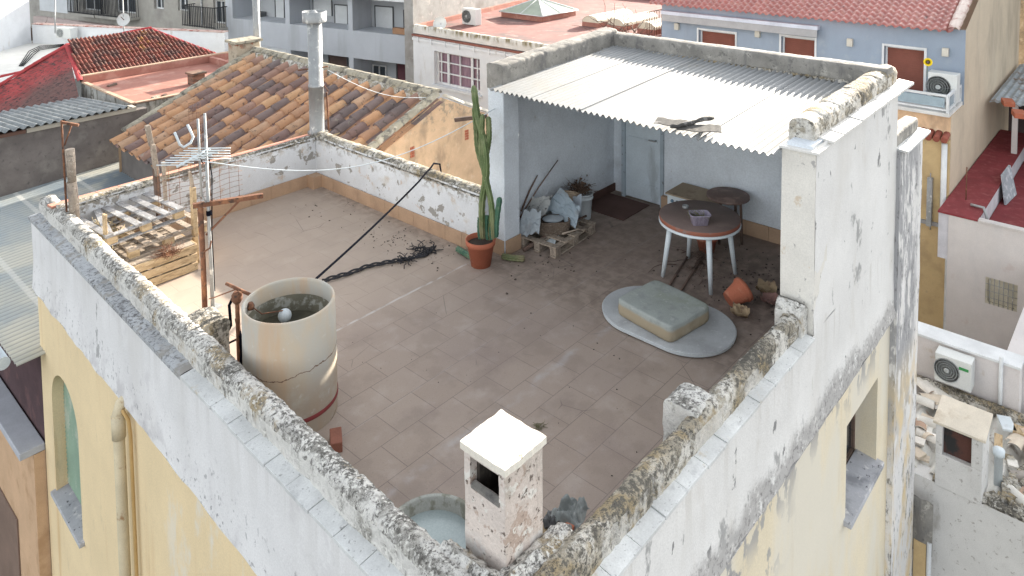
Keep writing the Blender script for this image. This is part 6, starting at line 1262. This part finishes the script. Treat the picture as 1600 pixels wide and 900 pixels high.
# corrugated lean-to
lt = thing('corrugated_lean_to', (22, -.5, -9), 'small lean-to with weathered corrugated metal roof at the far right edge', 'lean-to')
zl = zc + 1.35; b = MB(); b.slab(lambda u, v: Vector((20.6 + 5 * v, 1.1 - 4 * u, zl + .10 * v * 5 * .3 + .02 * math.sin((1.1 - 4 * u) * 2 * math.pi / .16))), 200, 6, (0, 0, -.01)); b.build('corrugated_roof', mat('weathered_metal_sheet', (.27, .31, .34), [((.16, .12, .10), 2, .55, .65, {}), ((.45, .47, .48), 5, .55, .68, {})], vary=.15, rough=.5), lt)
b = MB(); b.box(20.8, 20.9, .5, .62, zc - .4, zl - .03); b.build('post', m_rw, lt); b = MB(); b.box(20.8, 20.9, -.72, -.42, zc - .4, zl - .03); b.build('post', m_rw, lt)
b = MB(); b.box(23.0, 23.1, -3, 1.0, zc - .39, zl - .05); b.build('back_wall', mat('dark_red_brown_wall', (.07, .05, .05)), lt)
for (x, y) in ((1575, 160), (1592, 178)):
    q = bz(x, y, zl + .1); b = MB(); b.obox(q, .22, .12, .06, .3); tag(b.build('brick', m_terra), 'brick weighing down the corrugated lean-to roof, %s one' % ('upper' if y < 170 else 'lower'), 'brick')
sb = thing('sandy_stone_building', (30, 1, -9), 'old sandy stone building with a small dark window in the far upper right', 'building')
FS = Fac((30, 3.5), (30, -6)); w_ = FS.rect(1584, 52, 1591, 78); b = MB(); FS.holed(b, 0, FS.L, -9, 6, [w_], .3); b.build('wall', mat('sandy_stone', (.34, .27, .19), [((.22, .18, .13), 2, .5, .65, {}), ((.42, .35, .26), 5, .52, .66, {})], vary=.2, bump=.8, bdist=.03), sb); FS.window(sb, w_, .25, m_frame_w, m_dark)
# ---------------------------------------------------------------- near right: AC wall, asbestos roof, chimney
nb = thing('right_neighbour_house', (9.5, -1, -9), 'white neighbour house with a bleached corrugated roof below the right wall', 'house')
FN = Fac((9.0, .35), (9.0, -4)); m_nw = mat('off_white_stained_wall', (.60, .595, .58), [((.40, .38, .35), 3, .56, .7, {'st': (1, 1, .4)}), ((.28, .26, .24), 12, .60, .66, {'amt': .7})], vary=.06, bump=.35)
za = FN.uz(1453, 750)[1]; print('za', za, FN.uz(1600, 814))
b = MB(); FN.box(b, 0, FN.L, -9, za, 0, .25); b.box(8.80, 8.99, -.13, .3, -9, za - .45); b.build('wall', m_nw, nb)
b = MB(); rough_bar(b, [tuple(FN.P(.55, za, .08)), tuple(FN.P(FN.L, za, .08))], .16, .05, amp=.02, off=120); b.build('roof_edge_mortar', m_lichen_y, nb)
b = MB(); b.slab(lambda u, v: Vector((9.12 + 2.2 * v, .4 - 4.2 * u, za - .02 - .10 * v + .055 * math.sin((.4 - 4.2 * u) * 2 * math.pi / .235))), 200, 12, (0, 0, -.015)); b.build('corrugated_roof', mat('bleached_corrugated_sheet', (.62, .61, .57), [((.25, .22, .19), 3, .56, .68, {}), ((.40, .27, .20), 4, .60, .7, {'amt': .7})], vary=.12, bump=.3), nb)
b = MB()
for i in range(90):
    q = Vector((9.12 + abs(random.gauss(0, .35)), -.85 - random.uniform(0, 1.9), za + .05)); b.obox(q, random.uniform(.02, .10), random.uniform(.02, .08), random.uniform(.02, .045), random.uniform(0, 3), Matrix.Rotation(random.uniform(-.5, .5), 3, 'X'))
b.build('mortar_rubble', m_lichen_y, nb)['kind'] = 'stuff'
for (x, y, sx, sy, a, mm, lab) in ((1573, 662, .16, .09, .4, m_plastic_w, 'white slab piece lying on the bleached corrugated roof behind its chimney'), (1560, 690, .16, .05, .15, m_wood_y, 'tan board lying on the bleached corrugated roof right of its chimney'), (1592, 672, .10, .07, .1, m_wood_y, 'tan board at the right edge of the bleached corrugated roof')):
    q = bz(x, y, za + .1); b = MB(); b.obox(q, sx, sy, .018, a); tag(b.build('roof_board', mm, bevel=.004), lab, 'board')
b = MB()
for i in range(46):   # broken barrel tiles and slabs heaped left of and behind the chimney
    q = Vector((random.uniform(9.3, 11.0), random.choice((random.uniform(.0, .35), random.uniform(-1.9, -.9))), za + .03 + random.uniform(0, .05))); a = random.uniform(0, 3.1); Mx = Matrix.Rotation(a, 3, 'Z') @ Matrix.Rotation(random.uniform(-.25, .25), 3, 'Y')
    if i % 2: b.slab(lambda u, v, q=q, Mx=Mx: q + Mx @ Vector((.17 * (u * 2 - 1), .085 * math.cos(math.pi * v), .06 * math.sin(math.pi * v))), 2, 6, (0, 0, -.012))
    else: b.obox(q, random.uniform(.06, .14), random.uniform(.04, .1), .016, a, Matrix.Rotation(random.uniform(-.2, .2), 3, 'Y'))
b.build('broken_tiles', mat('bleached_broken_tiles', (.5, .4, .3), island=[(.55, .42, .32), (.62, .60, .55), (.38, .26, .19), (.60, .52, .42), (.30, .27, .24), (.66, .63, .58)], vary=.2, bump=.5), nb)['kind'] = 'stuff'
# its chimney
c0p, c1p = FN.uz(1468, 640), FN.uz(1536, 650); cz = FN.uz(1500, 640)[1]
ua, ub = FN.uz(1462, 700)[0], FN.uz(1536, 720)[0]; b = MB(); T = za + .83
D_ = .42
FN.box(b, ua, ub, za - .02, za + .44, -.02, D_); FN.box(b, ua, ua + .08, za + .441, T, -.02, D_); FN.box(b, ub - .13, ub, za + .441, T, -.02, D_); FN.box(b, ua + .08, ub - .13, za + .441, T, D_ - .05, D_); c = b.build('chimney', m_nw, nb, bevel=.01)
b = MB(); FN.box(b, ua + .085, ub - .135, za + .442, T - .01, .05, .08); b.build('sooty_brick', mat('sooty_brick', (.10, .045, .035), [((.03, .03, .03), 3, .45, .6, {})]), c)
b = MB(); b.hexa([FN.P(ua - .03, T + .02, -.05), FN.P(ub + .03, T + .02, -.05), FN.P(ub + .03, T + .12, D_ + .03), FN.P(ua - .03, T + .12, D_ + .03), FN.P(ua - .03, T + .055, -.05), FN.P(ub + .03, T + .055, -.05), FN.P(ub + .03, T + .16, D_ + .03), FN.P(ua - .03, T + .16, D_ + .03)]); b.build('cap', mat('cream_chimney_slab', (.66, .60, .50), [((.5, .42, .32), 4, .5, .7, {})]), c, bevel=.006)
b = MB(); b.lathe(FN.P(ub + .10, za, .5), [(.05, 0), (.05, .42), (.07, .42), (.07, .50), (.0, .51)], 14); b.build('vent_pipe', m_plastic_w, nb)
# grey mortar patch and ochre strip at our corner
b = MB(); b.grid(lambda u, v: Vector((8.785 - .01, -.03 - .24 * u, za - .15 - .75 * v)) + Vector((-.05 * math.sin(math.pi * u) * math.sin(math.pi * min(1, v * 1.2)), 0, .05 * N3((u * 2, v * 2, 0), 1, 4))), 10, 14); b.build('mortar_patch', m_mortar, nb)
b = MB(); b.box(8.76, 8.79, -.20, -.05, -9, za - .75); b.build('ochre_strip', m_yb, nb); b = MB(); b.tube([(8.77, -.235, za - .7), (8.77, -.235, -9)], .03, 8); b.build('downpipe', m_frame_w, nb)
# wall with the air conditioner behind
aw = thing('white_parapet_wall', (12.6, -.5, -9), 'white parapet wall with sunlit coping behind the bleached corrugated roof', 'wall')
FW_ = Fac((11.4, 1.0), (11.4, -.85)); zt_ = FW_.uz(1500, 545)[1]; b = MB(); FW_.box(b, 0, FW_.L, -9, zt_, 0, .3); b.box(11.71, 15.5, -.88, -.62, -9, zt_); b.build('wall', mat('pinkish_white_render', (.60, .57, .56), [((.45, .37, .28), 3, .6, .7, {'amt': .6})], vary=.05), aw)
b = MB(); FW_.box(b, -.01, FW_.L + .02, zt_ + .002, zt_ + .04, -.04, .36); b.build('coping', m_frame_w, aw)
b = MB(); u_, _ = FW_.uz(1564, 600); b.tube([FW_.P(u_, zt_ + .12, -.04), FW_.P(u_, zt_ - 1.0, -.04)], .03, 8); b.build('pipe', m_frame_w, aw)
b = MB(); rough_bar(b, [tuple(FW_.P(0, za - .1, -.12)), tuple(FW_.P(FW_.L + .4, za - .1, -.12))], .16, .14, amp=.02, off=130); b.build('mortar_ledge', m_lichen_y, aw)
FC = Fac((11.08, 1.0), (11.08, -2)); r = FC.rect(1461, 548, 1519, 552); ua, ub = r[0], r[1]; z1_ = FC.uz(1461, 550)[1]
t = thing('air_conditioner', FC.P((ua + ub) / 2, z1_ - .5, .1), 'cream air conditioner unit with green badge on the white parapet wall at the right', 'air conditioner'); acunit(t, FC, ua, ub, z1_ - .46, z1_, 0, .26, fan=.33)
b = MB(); FC.box(b, ub - .17, ub - .04, z1_ - .14, z1_ - .10, -.012, -.002); b.build('green_badge', mat('green_badge', (.05, .25, .08), bump=0), t)
b = MB(); b.lathe((11.9, -1.45, za - .2), [(.55, 0), (.52, .12), (.4, .2), (.2, .25), (.001, .27)], 28); b.build('plaster_dome', m_nw, nb)
